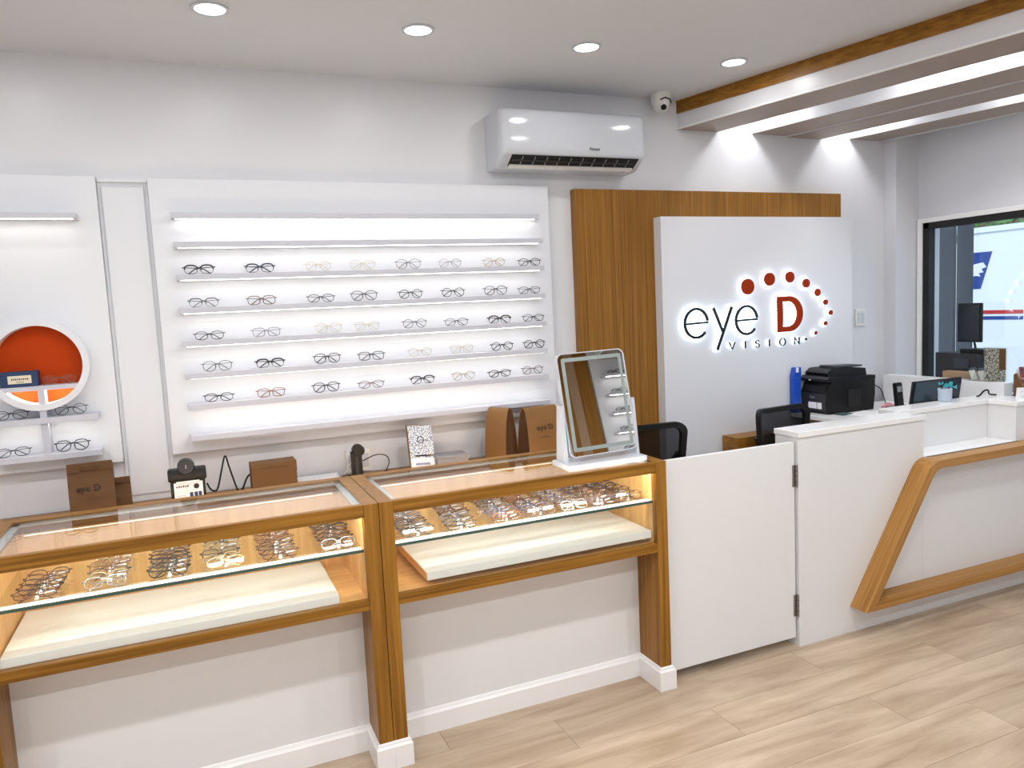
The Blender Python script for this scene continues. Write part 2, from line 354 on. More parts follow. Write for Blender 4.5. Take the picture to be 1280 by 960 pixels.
for xl, xr_, dz, lab in [(3.214, 3.486, 0, 'second white ceiling beam, its left face lit by hidden lamps'), (3.487, 3.764, -.01, 'third white ceiling beam, touching the second one'), (4.003, 4.27, 0, 'fourth white ceiling beam, before the right wall'), (4.271, 4.29, -.008, 'thin last strip beam of the slatted ceiling next to the corner column')]:
    t = thing('ceiling_beam', lab, 'beam', (xl, YW, ZB+dz))
    beam_box(xl, xr_, ZB+dz, ZC-.001).build('beam_body', 'beam', t)
    if xr_-xl > .1: beam_box(xl+.004, xr_-.004, ZB+dz-.002, ZB+dz).build('soffit_shade', 'soffit_shade', t)
for k, xb in enumerate((3.09, 3.885)):
    for j, y in enumerate((3.5, 2.55, 1.6, .65)):
        x = xb+.235*(YW-y)
        if x > XR-.2: continue
        downlight(x, y, 'small lamp hidden between ceiling beams, bay %s, place %s from the wall' % (('left', 'right')[k], ('first', 'second', 'third', 'fourth')[j]), power=LAMP*(.40 if j == 0 else 1.05))

# ============================================================ WALL DISPLAYS
def led(parent, x0, x1, y0, y1, z, m='stripw'):
    return MB().box(x0, x1, y0, y1, z-.004, z).build('led_strip', m, parent)
dp = thing('wall_display', 'large white wall display panel with seven lit eyeglass shelves', 'display', (.85, YW, 1.07))
MB().box(-.108, 1.807, 3.65, 3.70, 1.069, 2.277, .002).build('back_panel', 'panel', dp)
SH = [2.112, 1.985, 1.846, 1.702, 1.558, 1.417, 1.282, 1.144]
for i, z in enumerate(SH):
    yf = 3.555 if i else 3.59
    s = MB().box(-.027, 1.722, yf, 3.651, z-.012, z+.012, .0015).build('shelf', 'shelf', dp)
    if i < 7: MB().box(-.01, 1.705, yf+.024, yf+.040, z-.0138, z-.0122).build('led_strip', 'stripw', s)
ld = thing('wall_display', 'white display panel with orange round niche left of the frame', 'display', (-.555, YW, 1.07))
MB().box(-.806, -.305, 3.65, 3.70, 1.063, 2.281, .002).build('back_panel', 'panel', ld)
s = MB().box(-.74, -.38, 3.56, 3.651, 2.096, 2.118, .0015).build('shelf', 'shelf', ld)
MB().box(-.725, -.395, 3.58, 3.595, 2.0942, 2.0958).build('led_strip', 'stripw', s)
CX, CZ = -.572, 1.508
MB().prism(arc(CX, CZ, .163, 0, 354, 59), 'y', 3.640, 3.651).build('orange_disc', 'orange', ld)
MB().ring(arc(CX, CZ, .186, 0, 354, 59), arc(CX, CZ, .160, 0, 354, 59), 'y', 3.565, 3.6505).build('round_frame', 'panel', ld, True)
s = MB().box(CX-.137, CX+.137, 3.572, 3.650, 1.405, 1.424).build('shelf', 'shelf', ld)
MB().box(CX-.12, CX+.12, 3.60, 3.61, 1.4032, 1.4048).build('led_strip', 'strip', s)
for z in (1.280, 1.128):
    s = MB().box(-.758, -.375, 3.56, 3.651, z-.012, z+.012, .0015).build('shelf', 'shelf', ld)
    if z > 1.2: MB().box(-.74, -.395, 3.585, 3.60, z-.0138, z-.0122).build('led_strip', 'stripw', s)
MB().box(CX-.012, CX+.012, 3.573, 3.650, 1.14, 1.405).build('divider', 'shelf', ld)
# recessed filler between the displays
fp = thing('wall_panel', 'narrow plain white panel between the two wall displays', 'panel', (-.207, YW, .87))
MB().box(-.303, -.110, 3.688, 3.70, .87, 2.275).build('panel_board', 'panel', fp)
MB().box(-.29, -.125, 3.680, 3.6885, .9, 2.245, .006).build('raised_field', 'panel', fp)
MB().box(-.303, -.110, 3.675, 3.70, 2.262, 2.277).build('top_rail', 'panel', fp)
# wood and white feature panel
wp = tag(MB().box(1.966, 3.877, 3.65, 3.70, 0, 2.266).build('wooden_wall_panel', 'slatz'), 'tall fine-striped wooden wall panel behind the white logo panel', 'panel')
wq = tag(MB().box(2.462, 3.897, 3.58, 3.6495, 0, 2.112, .001).build('logo_panel', 'panel'), 'white wall panel carrying the glowing shop logo', 'panel')

# ============================================================ LOGO SIGN
sg = thing('shop_sign', 'back-lit shop sign reading eye D vision with arc of rust dots', 'sign', (3.15, 3.58, 1.34))
YL0, YL1 = 3.560, 3.566
def stroke_outline(pts, w):
    """flat ribbon polygon (left side, right side) along 2-D points"""
    L, R = [], []
    for i, p in enumerate(pts):
        a = pts[max(i-1, 0)]; b = pts[min(i+1, len(pts)-1)]; dx, dz = b[0]-a[0], b[1]-a[1]; d = math.hypot(dx, dz) or 1
        nx, nz = -dz/d*w/2, dx/d*w/2; L.append((p[0]+nx, p[1]+nz)); R.append((p[0]-nx, p[1]-nz))
    return L, R
def ribbon(mb, pts, w, y0, y1):
    L, R = stroke_outline(pts, w)
    for i in range(len(pts)-1): mb.prism([L[i], L[i+1], R[i+1], R[i]], 'y', y0, y1)
    return mb
def letter(strokes, w, m, halo='stripc', name='letter'):
    a = MB(); b = MB()
    for k, st in enumerate(strokes):
        ribbon(a, st, (w[k] if isinstance(w, list) else w), YL0-.006, YL1-.0005)
        ribbon(b, st, (w[k] if isinstance(w, list) else w)*.9, YL1, YL1+.004)
    o = a.build(name, m, sg); b.build('halo_light', halo, o); return o
def e_strokes(cx, cz, rx, rz):
    return [arc(cx, cz, rx, -38, -360, 30, rz), [(cx-rx, cz-.002), (cx+rx+.004, cz+.002)]]
letter([arc(2.671, 1.508, .079, -40, -352, 32, .082), [(2.594, 1.506), (2.752, 1.510)]], [.0145, .012], 'black')
letter([[(2.793, 1.590), (2.856, 1.452)], [(2.924, 1.590), (2.816, 1.346)]], .0145, 'black')
letter([arc(3.032, 1.508, .078, -40, -352, 32, .082), [(2.955, 1.507), (3.112, 1.511)]], [.0145, .012], 'black')
Do = [(3.266, 1.422), (3.266, 1.637)]+arc(3.355, 1.5295, .109, 90, -90, 20, .1075)
Di = [(3.306, 1.455), (3.306, 1.604)]+arc(3.352, 1.5295, .066, 90, -90, 20, .0745)
o = MB().ring(Do, Di, 'y', YL0-.006, YL1-.0005).build('letter', 'logo', sg)
MB().ring([(x*.97+3.352*.03, z*.97+1.5295*.03) for x, z in Do], [(x*1.0, z) for x, z in Di], 'y', YL1, YL1+.004).build('halo_light', 'stripc', o)
DOTS = [(3.045, 1.704, .046), (3.209, 1.743, .039), (3.366, 1.751, .033), (3.494, 1.710, .027), (3.585, 1.651, .022), (3.650, 1.589, .0165), (3.692, 1.522, .0145), (3.649, 1.458, .0125), (3.568, 1.403, .010), (3.489, 1.368, .0065)]
for k, (x, z, r) in enumerate(DOTS):
    o = MB().prism(arc(x, z, r, 0, 345, 23), 'y', YL0-.006, YL1-.0005).build('dot', 'logo' if k < 9 else 'black', sg)
    MB().prism(arc(x, z, r*.9, 0, 330, 11), 'y', YL1, YL1+.004).build('halo_light', 'stripc', o)
def vl(strokes): letter(strokes, .0045, 'black', 'striph', name='small_letter')
zb_, zt_ = 1.342, 1.384
vl([[(2.903, zt_), (2.924, zb_), (2.944, zt_)]])
vl([[(3.020, zb_), (3.020, zt_)]])
vl([arc(3.1105, 1.3735, .0125, 20, 270, 10, .0105)[:]+arc(3.1105, 1.3525, .0135, 90, -160, 10, .0105)])
vl([[(3.2015, zb_), (3.2015, zt_)]])
vl([arc(3.303, 1.363, .0215, 0, 360, 20, .0215)])
vl([[(3.398, zb_), (3.398, zt_), (3.434, zb_), (3.434, zt_)]])
# light switch
sw = thing('light_switch', 'white double light switch right of the logo panel', 'switch', (4.09, 3.70, 1.47))
MB().box(4.045, 4.135, 3.688, 3.70, 1.415, 1.527, .003).build('plate', 'plasticm', sw)
for x in (4.062, 4.096): MB().box(x, x+.024, 3.684, 3.6885, 1.435, 1.505, .002).build('rocker', 'plastic', sw)

# ============================================================ AIR CONDITIONER
ac = thing('air_conditioner', 'white wall-mounted air conditioner under the ceiling', 'air conditioner', (1.9, YW, 2.345))
AX0, AX1 = 1.485, 2.312
prof = [(3.699, 2.628), (3.54, 2.630)]+[(3.515+.035*math.cos(math.radians(a)), 2.592+.036*math.sin(math.radians(a))) for a in (100, 120, 140, 160, 175)]+[(3.474, 2.53), (3.474, 2.44), (3.480, 2.410), (3.492, 2.398), (3.535, 2.372), (3.57, 2.349), (3.60, 2.345), (3.699, 2.345)]
mbx = MB(); N = 8
secs = []
for x, sc in [(AX0, .90), (AX0+.008, .955), (AX0+.022, .985), (AX0+.045, 1), (AX1-.045, 1), (AX1-.022, .985), (AX1-.008, .955), (AX1, .90)]:
    secs.append([mbx.bm.verts.new((x, 3.699-(3.699-y)*sc, 2.487+(z-2.487)*(sc*.35+.65))) for y, z in prof])
for A, B in zip(secs, secs[1:]):
    for k in range(len(prof)): mbx.bm.faces.new((A[k], A[(k+1) % len(prof)], B[(k+1) % len(prof)], B[k]))
mbx.bm.faces.new(secs[0]); mbx.bm.faces.new(secs[-1][::-1])
mbx.build('casing', 'plastic', ac, True)
VX0, VX1 = AX0+.055, AX1-.04
def tilt_box(mb, x0, x1, u0, u1, h, m=None):
    # slab lying on the sloped outlet: u runs down the slope 0..1 from (3.488,2.402) to (3.566,2.351)
    a = Vector((0, 3.486, 2.401)); d = Vector((0, .082, -.052)); n = Vector((0, -.52, -.85)).normalized()
    P = [a+d*u0, a+d*u1, a+d*u1+n*h, a+d*u0+n*h]
    mb.prism([(p.y, p.z) for p in P], 'x', x0, x1); return mb
tilt_box(MB(), VX0, VX1, .02, .82, .0025).build('air_outlet', 'blackm', ac)
tilt_box(MB(), VX0+.01, VX1-.02, .30, .44, .006).build('vane', 'dark', ac)
tilt_box(MB(), VX0+.005, VX1-.01, .70, .92, .010).build('flap', 'plasticm', ac)
for k in range(10):
    x = VX0+.06+k*.068; tilt_box(MB(), x, x+.004, .1, .72, .006).build('fin', 'grey', ac)
text('brand_lettering', 'Pioneer', .020, 'dark', ac, (2.0-1.9, 3.4725-YW, 2.438-2.345))
# the lettering stands on the front face
MB().box(AX1-.10, AX1-.085, 3.560, 3.566, 2.3435, 2.3455).build('indicator', 'black', ac)

# ceiling camera
sc_ = thing('security_camera', 'small white dome security camera in the ceiling corner', 'camera', (2.50, 3.60, 2.69))
MB().lathe([(.058, ZC), (.058, ZC-.018), (.052, ZC-.045), (.040, ZC-.075), (.030, ZC-.088), (.012, ZC-.093)], (2.50, 3.60, 0), 24).build('housing', 'plasticm', sc_, True)
MB().lathe([(.015, 0), (.015, .012), (.012, .016)], (2.49, 3.555, 2.698), 16, axis='y').build('lens', 'black', sc_, True)
MB().tube([(2.465, 3.556, 2.735), (2.49, 3.543, 2.745), (2.525, 3.548, 2.738), (2.535, 3.556, 2.722)], .004).build('ball_slot', 'black', sc_)

# ============================================================ DISPLAY COUNTERS
CT = .987
def counter(x0, x1, label, board, lit=True):
    t = thing('display_counter', label, 'counter', ((x0+x1)/2, 2.85, 0)); P = .053; YF, YK = 2.59, 3.105
    for a, b in ((x0, x0+P), (x1-P, x1)):
        MB().box(a+.0008, b-.0008, YF, YK, .09, CT-.0005, .001).build('side_panel', 'woodz', t)
    MB().box(x0+P, x1-P, YF, YF+.022, .941, CT, .0008).build('top_rail', 'woodx', t)
    MB().box(x0+P, x1-P, 3.062, YK, .941, CT, .0008).build('top_rail', 'woodx', t)
    MB().box(x0+P, x1-P, YF, YF+.03, .604, .640, .0008).build('bottom_rail', 'woodx', t)
    MB().box(x0+P, x1-P, YF+.03, 3.062, .604, .636).build('bottom_board', 'woodl', t)
    MB().box(x0+P, x1-P, 3.052, 3.066, .636, .941).build('back_board', 'woodlz', t)
    MB().box(x0+P, x0+P+.003, YF+.03, 3.052, .636, .94).box(x1-P-.003, x1-P, YF+.03, 3.052, .636, .94).build('side_lining', 'woodlz', t)
    MB().box(x0+P+.0005, x1-P-.0005, YF+.022, 3.0615, .979, .986).build('glass_top', 'glass', t)
    MB().box(x0+P+.003, x1-P-.003, YF+.010, YF+.015, .641, .940).build('glass_front', 'glass', t)
    ch = MB().box(x0+P, x0+P+.022, YF+.022, 3.062, .972, .978).box(x1-P-.022, x1-P, YF+.022, 3.062, .972, .978).box(x0+P, x1-P, 3.032, 3.062, .972, .978)
    ch.build('glass_bed', 'alu', t)
    gs = MB().box(x0+P+.004, x1-P-.004, YF+.024, 3.04, .812, .820).build('glass_shelf', 'glass', t)
    MB().box(x0+P+.004, x1-P-.004, YF+.0215, YF+.0245, .811, .821).build('shelf_edge', 'teale', gs)
    MB().box(x0+P+.006, x1-P-.006, YF+.026, YF+.062, .8202, .8212).build('pale_strip', 'ticked' if x0 < 0 else 'paper', gs)  # pale strip along the shelf front, ticked in the left counter
    led_ = MB().box(x0+P+.01, x1-P-.01, YF+.028, YF+.042, .9455, .9495).build('led_strip', 'strip', t)
    glint = MB().box(x0+P+.03, x1-P-.03, 3.042, 3.046, .936, .940).build('led_strip', 'glint_line', t)  # glowing line put in for a bright reflection on the glass top
    MB().box(x0+P+.02, x1-P-.02, 3.1052, 3.110, .915, .925).build('added_rear_strip', 'stripfill', t)  # added unseen strip, brightens the wall and worktop behind the counter
    # white kick wall with skirting
    MB().box(x0+P-.001, x1-P+.001, 2.752, 2.77, 0, .604).build('kick_panel', 'white', t)
    MB().prism([(2.752, 0), (2.752, .098), (2.748, .096), (2.744, .086), (2.738, .078), (2.738, 0)], 'x', x0+P, x1-P).build('skirting', 'base', t)
    bx0, bx1, bz, bt = board
    lb = MB().box(bx0, bx1, YF+.03, 3.035, bz, bz+bt, .0015).build('white_board', 'board', t)
    if x0 > 0: MB().box(bx0-.002, bx0, YF+.031, 3.034, bz, bz+bt-.002).build('board_edge', 'woodl', lb)
    return t
c1 = counter(-.669, .564, 'left oak and glass eyewear counter, nearest the orange circle', (-.604, .412, .640, .030))
c2 = counter(.565, 1.776, 'right oak and glass eyewear counter, under the standing mirror', (.735, 1.714, .660, .032))
def foot(x0, x1, parent, nm='foot_block', fl_=1, fr_=1):
    a = .014; y0, y1 = 2.577, 2.752; mb = MB(); lv = [(0, a), (.082, a), (.09, a*.55), (.096, a*.5), (.1, .001)]
    rows = []
    for z, e in lv: rows.append([mb.bm.verts.new(p) for p in ((x0-e*fl_, 2.59-e, z), (x1+e*fr_, 2.59-e, z), (x1+e*fr_, y1, z), (x0-e*fl_, y1, z))])
    for A, B in zip(rows, rows[1:]):
        for k in range(4): mb.bm.faces.new((A[k], A[(k+1) % 4], B[(k+1) % 4], B[k]))
    mb.bm.faces.new(rows[0][::-1]); mb.bm.faces.new(rows[-1]); mb.build(nm, 'base', parent)
foot(-.669, -.616, c1); foot(.511, .5643, c1, fr_=0); foot(.5647, .618, c2, fl_=0); foot(1.723, 1.776, c2)

# gate
gt = thing('counter_gate', 'plain white half-height swing gate between counters and reception desk', 'gate', (2.15, 2.63, .045))
MB().box(1.798, 2.502, 2.63, 2.655, .045, .975, .0015).build('gate_leaf', 'white', gt)
for z in (.255-.0, .868): pass
for z0, z1 in ((.150, .252), (.768, .868)):
    h = MB().tube([(2.507, 2.622, z0), (2.507, 2.622, z1)], .006, 10).box(2.489, 2.507, 2.6255, 2.6295, z0, z1).build('hinge', 'steel', gt)
    for k in range(1, 4): MB().tube([(2.507, 2.622, z0+(z1-z0)*k/4-.001), (2.507, 2.622, z0+(z1-z0)*k/4+.001)], .0068, 10).build('knuckle', 'dark', h)

# ============================================================ RECEPTION DESK
rd = thing('reception_desk', 'white reception desk with slanted oak frame on its front', 'desk', (3.6, 2.69, 0))
MB().box(2.515, 3.330, 2.620, 2.765, .0, .993).build('left_block', 'white', rd)
MB().box(2.511, 3.338, 2.612, 2.770, .994, 1.020, .002).build('counter_top', 'gloss', rd)
MB().box(3.331, XR-.01, 2.620, 2.78, .0, .79).build('front_panel', 'white', rd)
MB().box(3.331, 4.034, 2.605, 2.779, .7905, .806, .001).build('ledge', 'gloss', rd)
MB().box(3.331, 4.20, 2.780, 2.80, .0, .993).build('ledge_back', 'white', rd)
MB().box(3.339, 4.20, 2.772, 2.90, .994, 1.020, .002).build('counter_top', 'gloss', rd)
MB().box(4.035, XR-.01, 2.622, 2.779, .7905, .993).build('right_block', 'white', rd)
MB().box(4.026, XR-.01, 2.612, 2.7715, .994, 1.020, .002).build('counter_top', 'gloss', rd)
# oak frame: rounded slanting band
def slant_poly(off):
    # outer polyline: bottom-left corner, up the slant, rounded, along the top; bottom strip
    return None
YF0, YF1 = 2.520, 2.619
ob = [(XR-.012, .132), (2.832, .132)]
t_ = Vector((3.285-2.832, .82-.132)).normalized()
zt = .806; xc = 2.832+(zt-.132)*t_.x/t_.y
def rounded(corner, d_in, d_out, r, n=7):
    c = Vector(corner); a = c-Vector(d_in)*r; b = c+Vector(d_out)*r; return [tuple((a*(1-k/n)**2+c*2*(k/n)*(1-k/n)+b*(k/n)**2)) for k in range(n+1)]
outer = [(XR-.012, .132), (2.832, .132)]+rounded((xc, zt), t_, (1, 0), .06)+[(XR-.012, zt)]
th = .040; s_ = th/ t_.y
zi = .132+th; xi = 2.832+(zi-.132)*t_.x/t_.y+s_; zti = zt-th; xci = 2.832+(zti-.132)*t_.x/t_.y+s_
inner = [(XR-.012, zi), (xi, zi)]+rounded((xci, zti), t_, (1, 0), .045)+[(XR-.012, zti)]
mbf = MB(); f = lambda p, y: (p[0], y, p[1])
def strip(O, I, name, m):
    mb = MB(); OA = [mb.bm.verts.new(f(p, YF0)) for p in O]; OB = [mb.bm.verts.new(f(p, YF1)) for p in O]; IA = [mb.bm.verts.new(f(p, YF0)) for p in I]; IB = [mb.bm.verts.new(f(p, YF1)) for p in I]
    for i in range(len(O)-1):
        mb.bm.faces.new((OA[i], OA[i+1], IA[i+1], IA[i])); mb.bm.faces.new((OB[i], IB[i], IB[i+1], OB[i+1])); mb.bm.faces.new((OA[i], OB[i], OB[i+1], OA[i+1])); mb.bm.faces.new((IA[i], IA[i+1], IB[i+1], IB[i]))
    mb.bm.faces.new((OA[0], IA[0], IB[0], OB[0])); mb.bm.faces.new((OA[-1], OB[-1], IB[-1], IA[-1]))
    return mb.build(name, m, rd, True)
WS = wood('reception_oak_slant', 'z', (146, 100, 44), (188, 140, 78), fine=90)
mpn = [n for n in WS.node_tree.nodes if n.type == 'MAPPING']
for n in mpn:
    # rotate the grain along the slanting bar
    vr = WS.node_tree.nodes.new('ShaderNodeVectorRotate'); vr.rotation_type = 'Y_AXIS'; vr.inputs['Angle'].default_value = -math.atan2(t_.x, t_.y)
    src = n.inputs['Vector'].links[0].from_socket; WS.node_tree.links.new(src, vr.inputs['Vector']); WS.node_tree.links.new(vr.outputs[0], n.inputs['Vector'])
strip(outer[:2], inner[:2], 'frame_bottom', 'framex'); strip(outer[1:8], inner[1:8], 'frame_slant', WS); strip(outer[7:], inner[7:], 'frame_top', 'framex')

# low partition wall and rear desk
pt = tag(MB().box(4.20, 4.275, 2.801, 3.606, 0, 1.09, .002).build('partition', 'white'), 'low white partition behind the reception desk, under the window', 'partition')
wc = tag(MB().box(4.277, XR-.011, 2.802, 3.60, 0, 1.0).build('low_cabinet', 'white'), 'low white cabinet between partition and window', 'cabinet')
dk = thing('office_desk', 'white desk in the corner carrying the printer', 'desk', (3.85, 3.3, 0))
MB().box(3.38, 4.199, 2.905, 3.578, .895, .920, .002).build('desk_top', 'gloss', dk)
MB().box(3.46, 3.48, 2.93, 3.57, 0, .895).build('side_board', 'cartong', dk)
MB().box(3.55, 4.19, 3.55, 3.57, .4, .895).build('back_board', 'white', dk)

# ============================================================ PRINTER
pr = thing('printer', 'black multifunction printer on the corner desk', 'printer', (3.42, 3.25, .921), 0)
ox, oy = 3.642, 3.466
pr.location = (ox, oy, .9205); pr.scale = (.87, .52, 1)
# local: front faces -x; width along y
L_ = dict(local=True)
MB().prism([(-.20, 0), (.22, 0), (.235, .10), (.235, .185), (-.17, .195), (-.205, .13)], 'y', -.20, .21).build('body', 'black', pr, True, **L_)
MB().box(-.207, -.17, -.165, .17, .132, .168, .003).build('paper_slot', 'blackm', pr, **L_)
MB().box(-.209, -.20, -.17, .18, .02, .12, .004).build('front_cover', 'dark', pr, **L_)
MB().prism([(-.215, .196), (.235, .187), (.235, .212), (-.19, .226), (-.215, .212)], 'y', -.205, .215).build('scanner_lid', 'black', pr, True, **L_)
MB().prism([(-.16, .222), (.20, .214), (.19, .255), (.05, .27), (-.13, .268), (-.17, .245)], 'y', -.13, .205).build('document_feeder', 'black', pr, True, **L_)
MB().prism([(-.10, .270), (.16, .268), (.17, .276), (-.10, .284)], 'y', -.12, .10).build('feeder_tray', 'dark', pr, **L_)
MB().box(-.2155, -.2145, .04, .075, .200, .206).build('indicator', 'paper', pr, **L_)
MB().box(-.2105, -.209, -.11, .09, .030, .068).build('specification_sticker', 'paper', pr, **L_)
MB().box(-.2112, -.2104, -.045, -.038, .030, .068).build('sticker_stripe', 'black', pr, **L_)
text('brand_lettering', 'Pantum', .024, 'grey', pr, (-.2097, .03, .098), (PI/2, 0, -PI/2))
MB().box(-.02, .10, -.2045, -.2, .03, .14, .002).build('side_vent', 'blackm', pr, **L_)
bf = thing('file_box', 'narrow blue plastic file box between printer and logo wall', 'box', (3.42, 3.555, .921))
MB().box(3.372, 3.435, 3.545, 3.575, .921, 1.14, .004).build('box_body', 'blue', bf)
MB().prism([(3.372, 1.14), (3.435, 1.14), (3.435, 1.2), (3.388, 1.2)], 'y', 3.545, 3.575).build('raised_back', 'blue', bf)
MB().box(3.392, 3.408, 3.538, 3.5445, 1.17, 1.20).build('papers', 'paper', bf)

def cable(name, pts, r, m, label, cat='cable'):
    # Catmull-Rom smoothing
    P = [Vector(p) for p in pts]; P = [P[0]]+P+[P[-1]]; out = []
    for i in range(1, len(P)-2):
        for k in range(5):
            t = k/5; a, b, c, d = P[i-1:i+3]
            out.append(.5*((2*b)+(-a+c)*t+(2*a-5*b+4*c-d)*t*t+(-a+3*b-3*c+d)*t**3))
    out.append(P[-2]); o = MB().tube(out, r, 6).build(name, m, None, True); return tag(o, label, cat)
cable('printer_cable', [(3.935, 3.46, 1.06), (3.97, 3.43, 1.03), (3.98, 3.41, .97), (3.97, 3.39, .928), (3.94, 3.38, .925)], .003, 'black', 'thin black cable looping down behind the printer')
ppr = thing('paper_stack', 'loose white papers on the desk beside the printer', 'papers', (3.66, 3.16, .921))
for k, (a, dx) in enumerate([(.1, 0), (-.15, .06), (.3, .02)]):
    o = MB().box(-.105, .105, -.148, .148, .0006*k, .0006*k+.0005).build('sheet', 'paper', ppr, **L_); o.location = (dx, .02*k-.02, 0); o.rotation_euler = (0, 0, a)
rb = tag(MB().tube(arc3 := [(3.93+.03*math.cos(a)*(1+.3*math.sin(3*a)), 3.33+.04*math.sin(a), .937+.008*math.sin(2*a)) for a in [k*2*PI/20 for k in range(20)]], .006, 6, closed=True).build('ribbon_loop', 'pink', None, True), 'pink looped ribbon lying on the desk papers', 'ribbon')
tag(MB().box(3.50, 3.58, 3.29, 3.35, .9205, .928, .001).build('notebook', 'greenp'), 'small dark green notepad at the desk edge near printer', 'notepad')
# phone
ph = thing('cordless_phone', 'black cordless phone standing in its charging base', 'phone', (3.66, 2.95, 1.0))
phx, phy, phz = 3.865, 3.20, .921
ph.location = (phx, phy, phz)
MB().box(-.07, .09, -.05, .05, 0, .03, .008).build('charging_base', 'black', ph, True, **L_)
hs = MB().prism(rrect(-.025, .025, .02, .172, .010), 'y', -.012, .012).build('handset', 'black', ph, True, **L_); hs.rotation_euler = (-.12, 0, 0)
o = MB().box(-.018, .018, -.0135, -.012, .115, .15).build('display', 'grey', hs, **L_)
for i in range(3):
    for j in range(4): MB().box(-.017+i*.0125, -.008+i*.0125, -.0135, -.012, .04+j*.016, .05+j*.016).build('key', 'dark', hs, **L_)
# screen and cup
mo = thing('computer_screen', 'dark computer screen leaning behind the reception desk', 'screen', (3.90, 2.975, .921)); mo.rotation_euler = (0, 0, -.06)
a_ = -.14
sc0 = MB().prism([(-.20, .045), (.15, .045), (.205, .195), (-.145, .195)], 'y', -.008, .008).build('display_panel', 'screen', mo, **L_); sc0.rotation_euler = (-.15, 0, 0)
MB().prism([(-.21, .037), (.158, .037), (.215, .203), (-.155, .203)], 'y', .0, .012).build('bezel', 'black', sc0, **L_)
MB().box(-.08, .06, -.03, .12, -.0005, .010).box(-.02, .02, .03, .045, .01, .1).build('stand', 'black', mo, **L_)
cp = thing('cup', 'pale blue cup holding teal masks in front of the screen', 'cup', (3.87, 2.93, .921))
cp.location = (3.80, 2.86, 1.0205)
MB().lathe([(.030, 0), (.034, .005), (.036, .07), (.034, .072), (.031, .07), (.029, .01)], (0, 0, 0), 24).build('cup_body', 'palebl', cp, True, local=True)
MB().tube([(-.03, 0, .065), (-.02, 0, .09), (.01, 0, .11), (.03, 0, .095), (.034, 0, .06)], .004).build('strap', 'black', cp, True, local=True)
for k, (x, z, s) in enumerate([(.0, .085, .022), (.045, .09, .026), (.07, .075, .02), (-.005, .095, .018)]):
    mb = MB(); mb.sheet([[(x+s*(i-2)*.5, .012*math.sin(i+k)+.02*(k % 2), z+s*(j-1)*.35+.006*math.sin(i*1.7+j)) for i in range(5)] for j in range(3)]).build('face_mask', 'teal', cp, True, local=True, solid=.0015)
cable('black_cable', [(4.06, 2.86, 1.024), (4.10, 2.87, 1.026), (4.12, 2.86, 1.05), (4.14, 2.85, 1.052), (4.15, 2.85, 1.03), (4.18, 2.83, 1.025)], .0045, 'black', 'short black cable end lying on the right desk top')

# things on the right block
mh = thing('magazine_holder', 'brown wooden holder of magazines on the right end of desk', 'holder', (4.30, 2.70, 1.0205)); mh.rotation_euler = (0, 0, -.35)
MB().prism([(0.0, 0), (0.06, 0), (.06, .12), (.045, .13), (0.0, .06)], 'x', -.095, -.085).build('side_board', 'kraft', mh, **L_).location = (.0, -.03, 0)
MB().box(-.095, .16, -.03, -.022, 0, .06).build('front_board', 'kraft', mh, **L_)
MB().box(-.095, .16, -.03, .04, 0, .006).build('base_board', 'kraft', mh, **L_)
for k in range(3):
    o = MB().box(-.075, .14, 0, .004, 0, .16-.01*k).build('magazine', 'mag' if k < 1 else 'paper', mh, **L_); o.location = (0, -.018+.014*k, .007); o.rotation_euler = (-.2, 0, 0)
cs = thing('card_stand', 'small white printed card standing before the magazine holder', 'card', (4.155, 2.655, 1.0205)); cs.rotation_euler = (0, 0, -.4)
MB().prism([(-.05, 0), (.05, 0), (.044, .062), (-.044, .062)], 'y', -.001, .001).build('card', 'paper', cs, **L_)
text('red_mark', 'o', .03, 'red', cs, (.018, -.0016, .042)); text('lettering', '---- --', .02, 'grey', cs, (0, -.0016, .016)); text('small_mark', 'r', .022, 'grey', cs, (-.016, -.0016, .04))
fy = thing('flyer_stand', 'clear stand with a black and cream printed flyer by the window', 'stand', (4.24, 2.88, 1.09)); fy.rotation_euler = (0, 0, -.6)
o = MB().box(-.055, .055, -.002, .002, 0, .195).build('flyer', 'collage', fy, **L_); o.rotation_euler = (-.16, .06, 0)
o2 = MB().box(-.062, .062, -.005, -.0035, -.002+.002, .20).build('acrylic_front', 'acry', fy, **L_); o2.rotation_euler = (-.16, .06, 0)
o3 = MB().box(.02, .055, -.0035, -.0021, .07, .19).build('orange_panel', 'carton', fy, **L_); o3.rotation_euler = (-.16, .06, 0)
for k, y in enumerate((3.02, 2.965)):
    hd = thing('acrylic_holder', ('left', 'right')[k]+' clear acrylic card holder on the partition by the window', 'holder', (4.237, y, 1.091))
    MB().prism([(-.03, 0), (.03, 0), (.006, .075), (-.006, .075)], 'x', -.03, .03).build('wedge', 'acry', hd, **L_)
    MB().prism([(-.022, .004), (-.018, .004), (.0, .058), (-.004, .058)], 'x', -.024, .024).build('card', 'cream', hd, **L_)
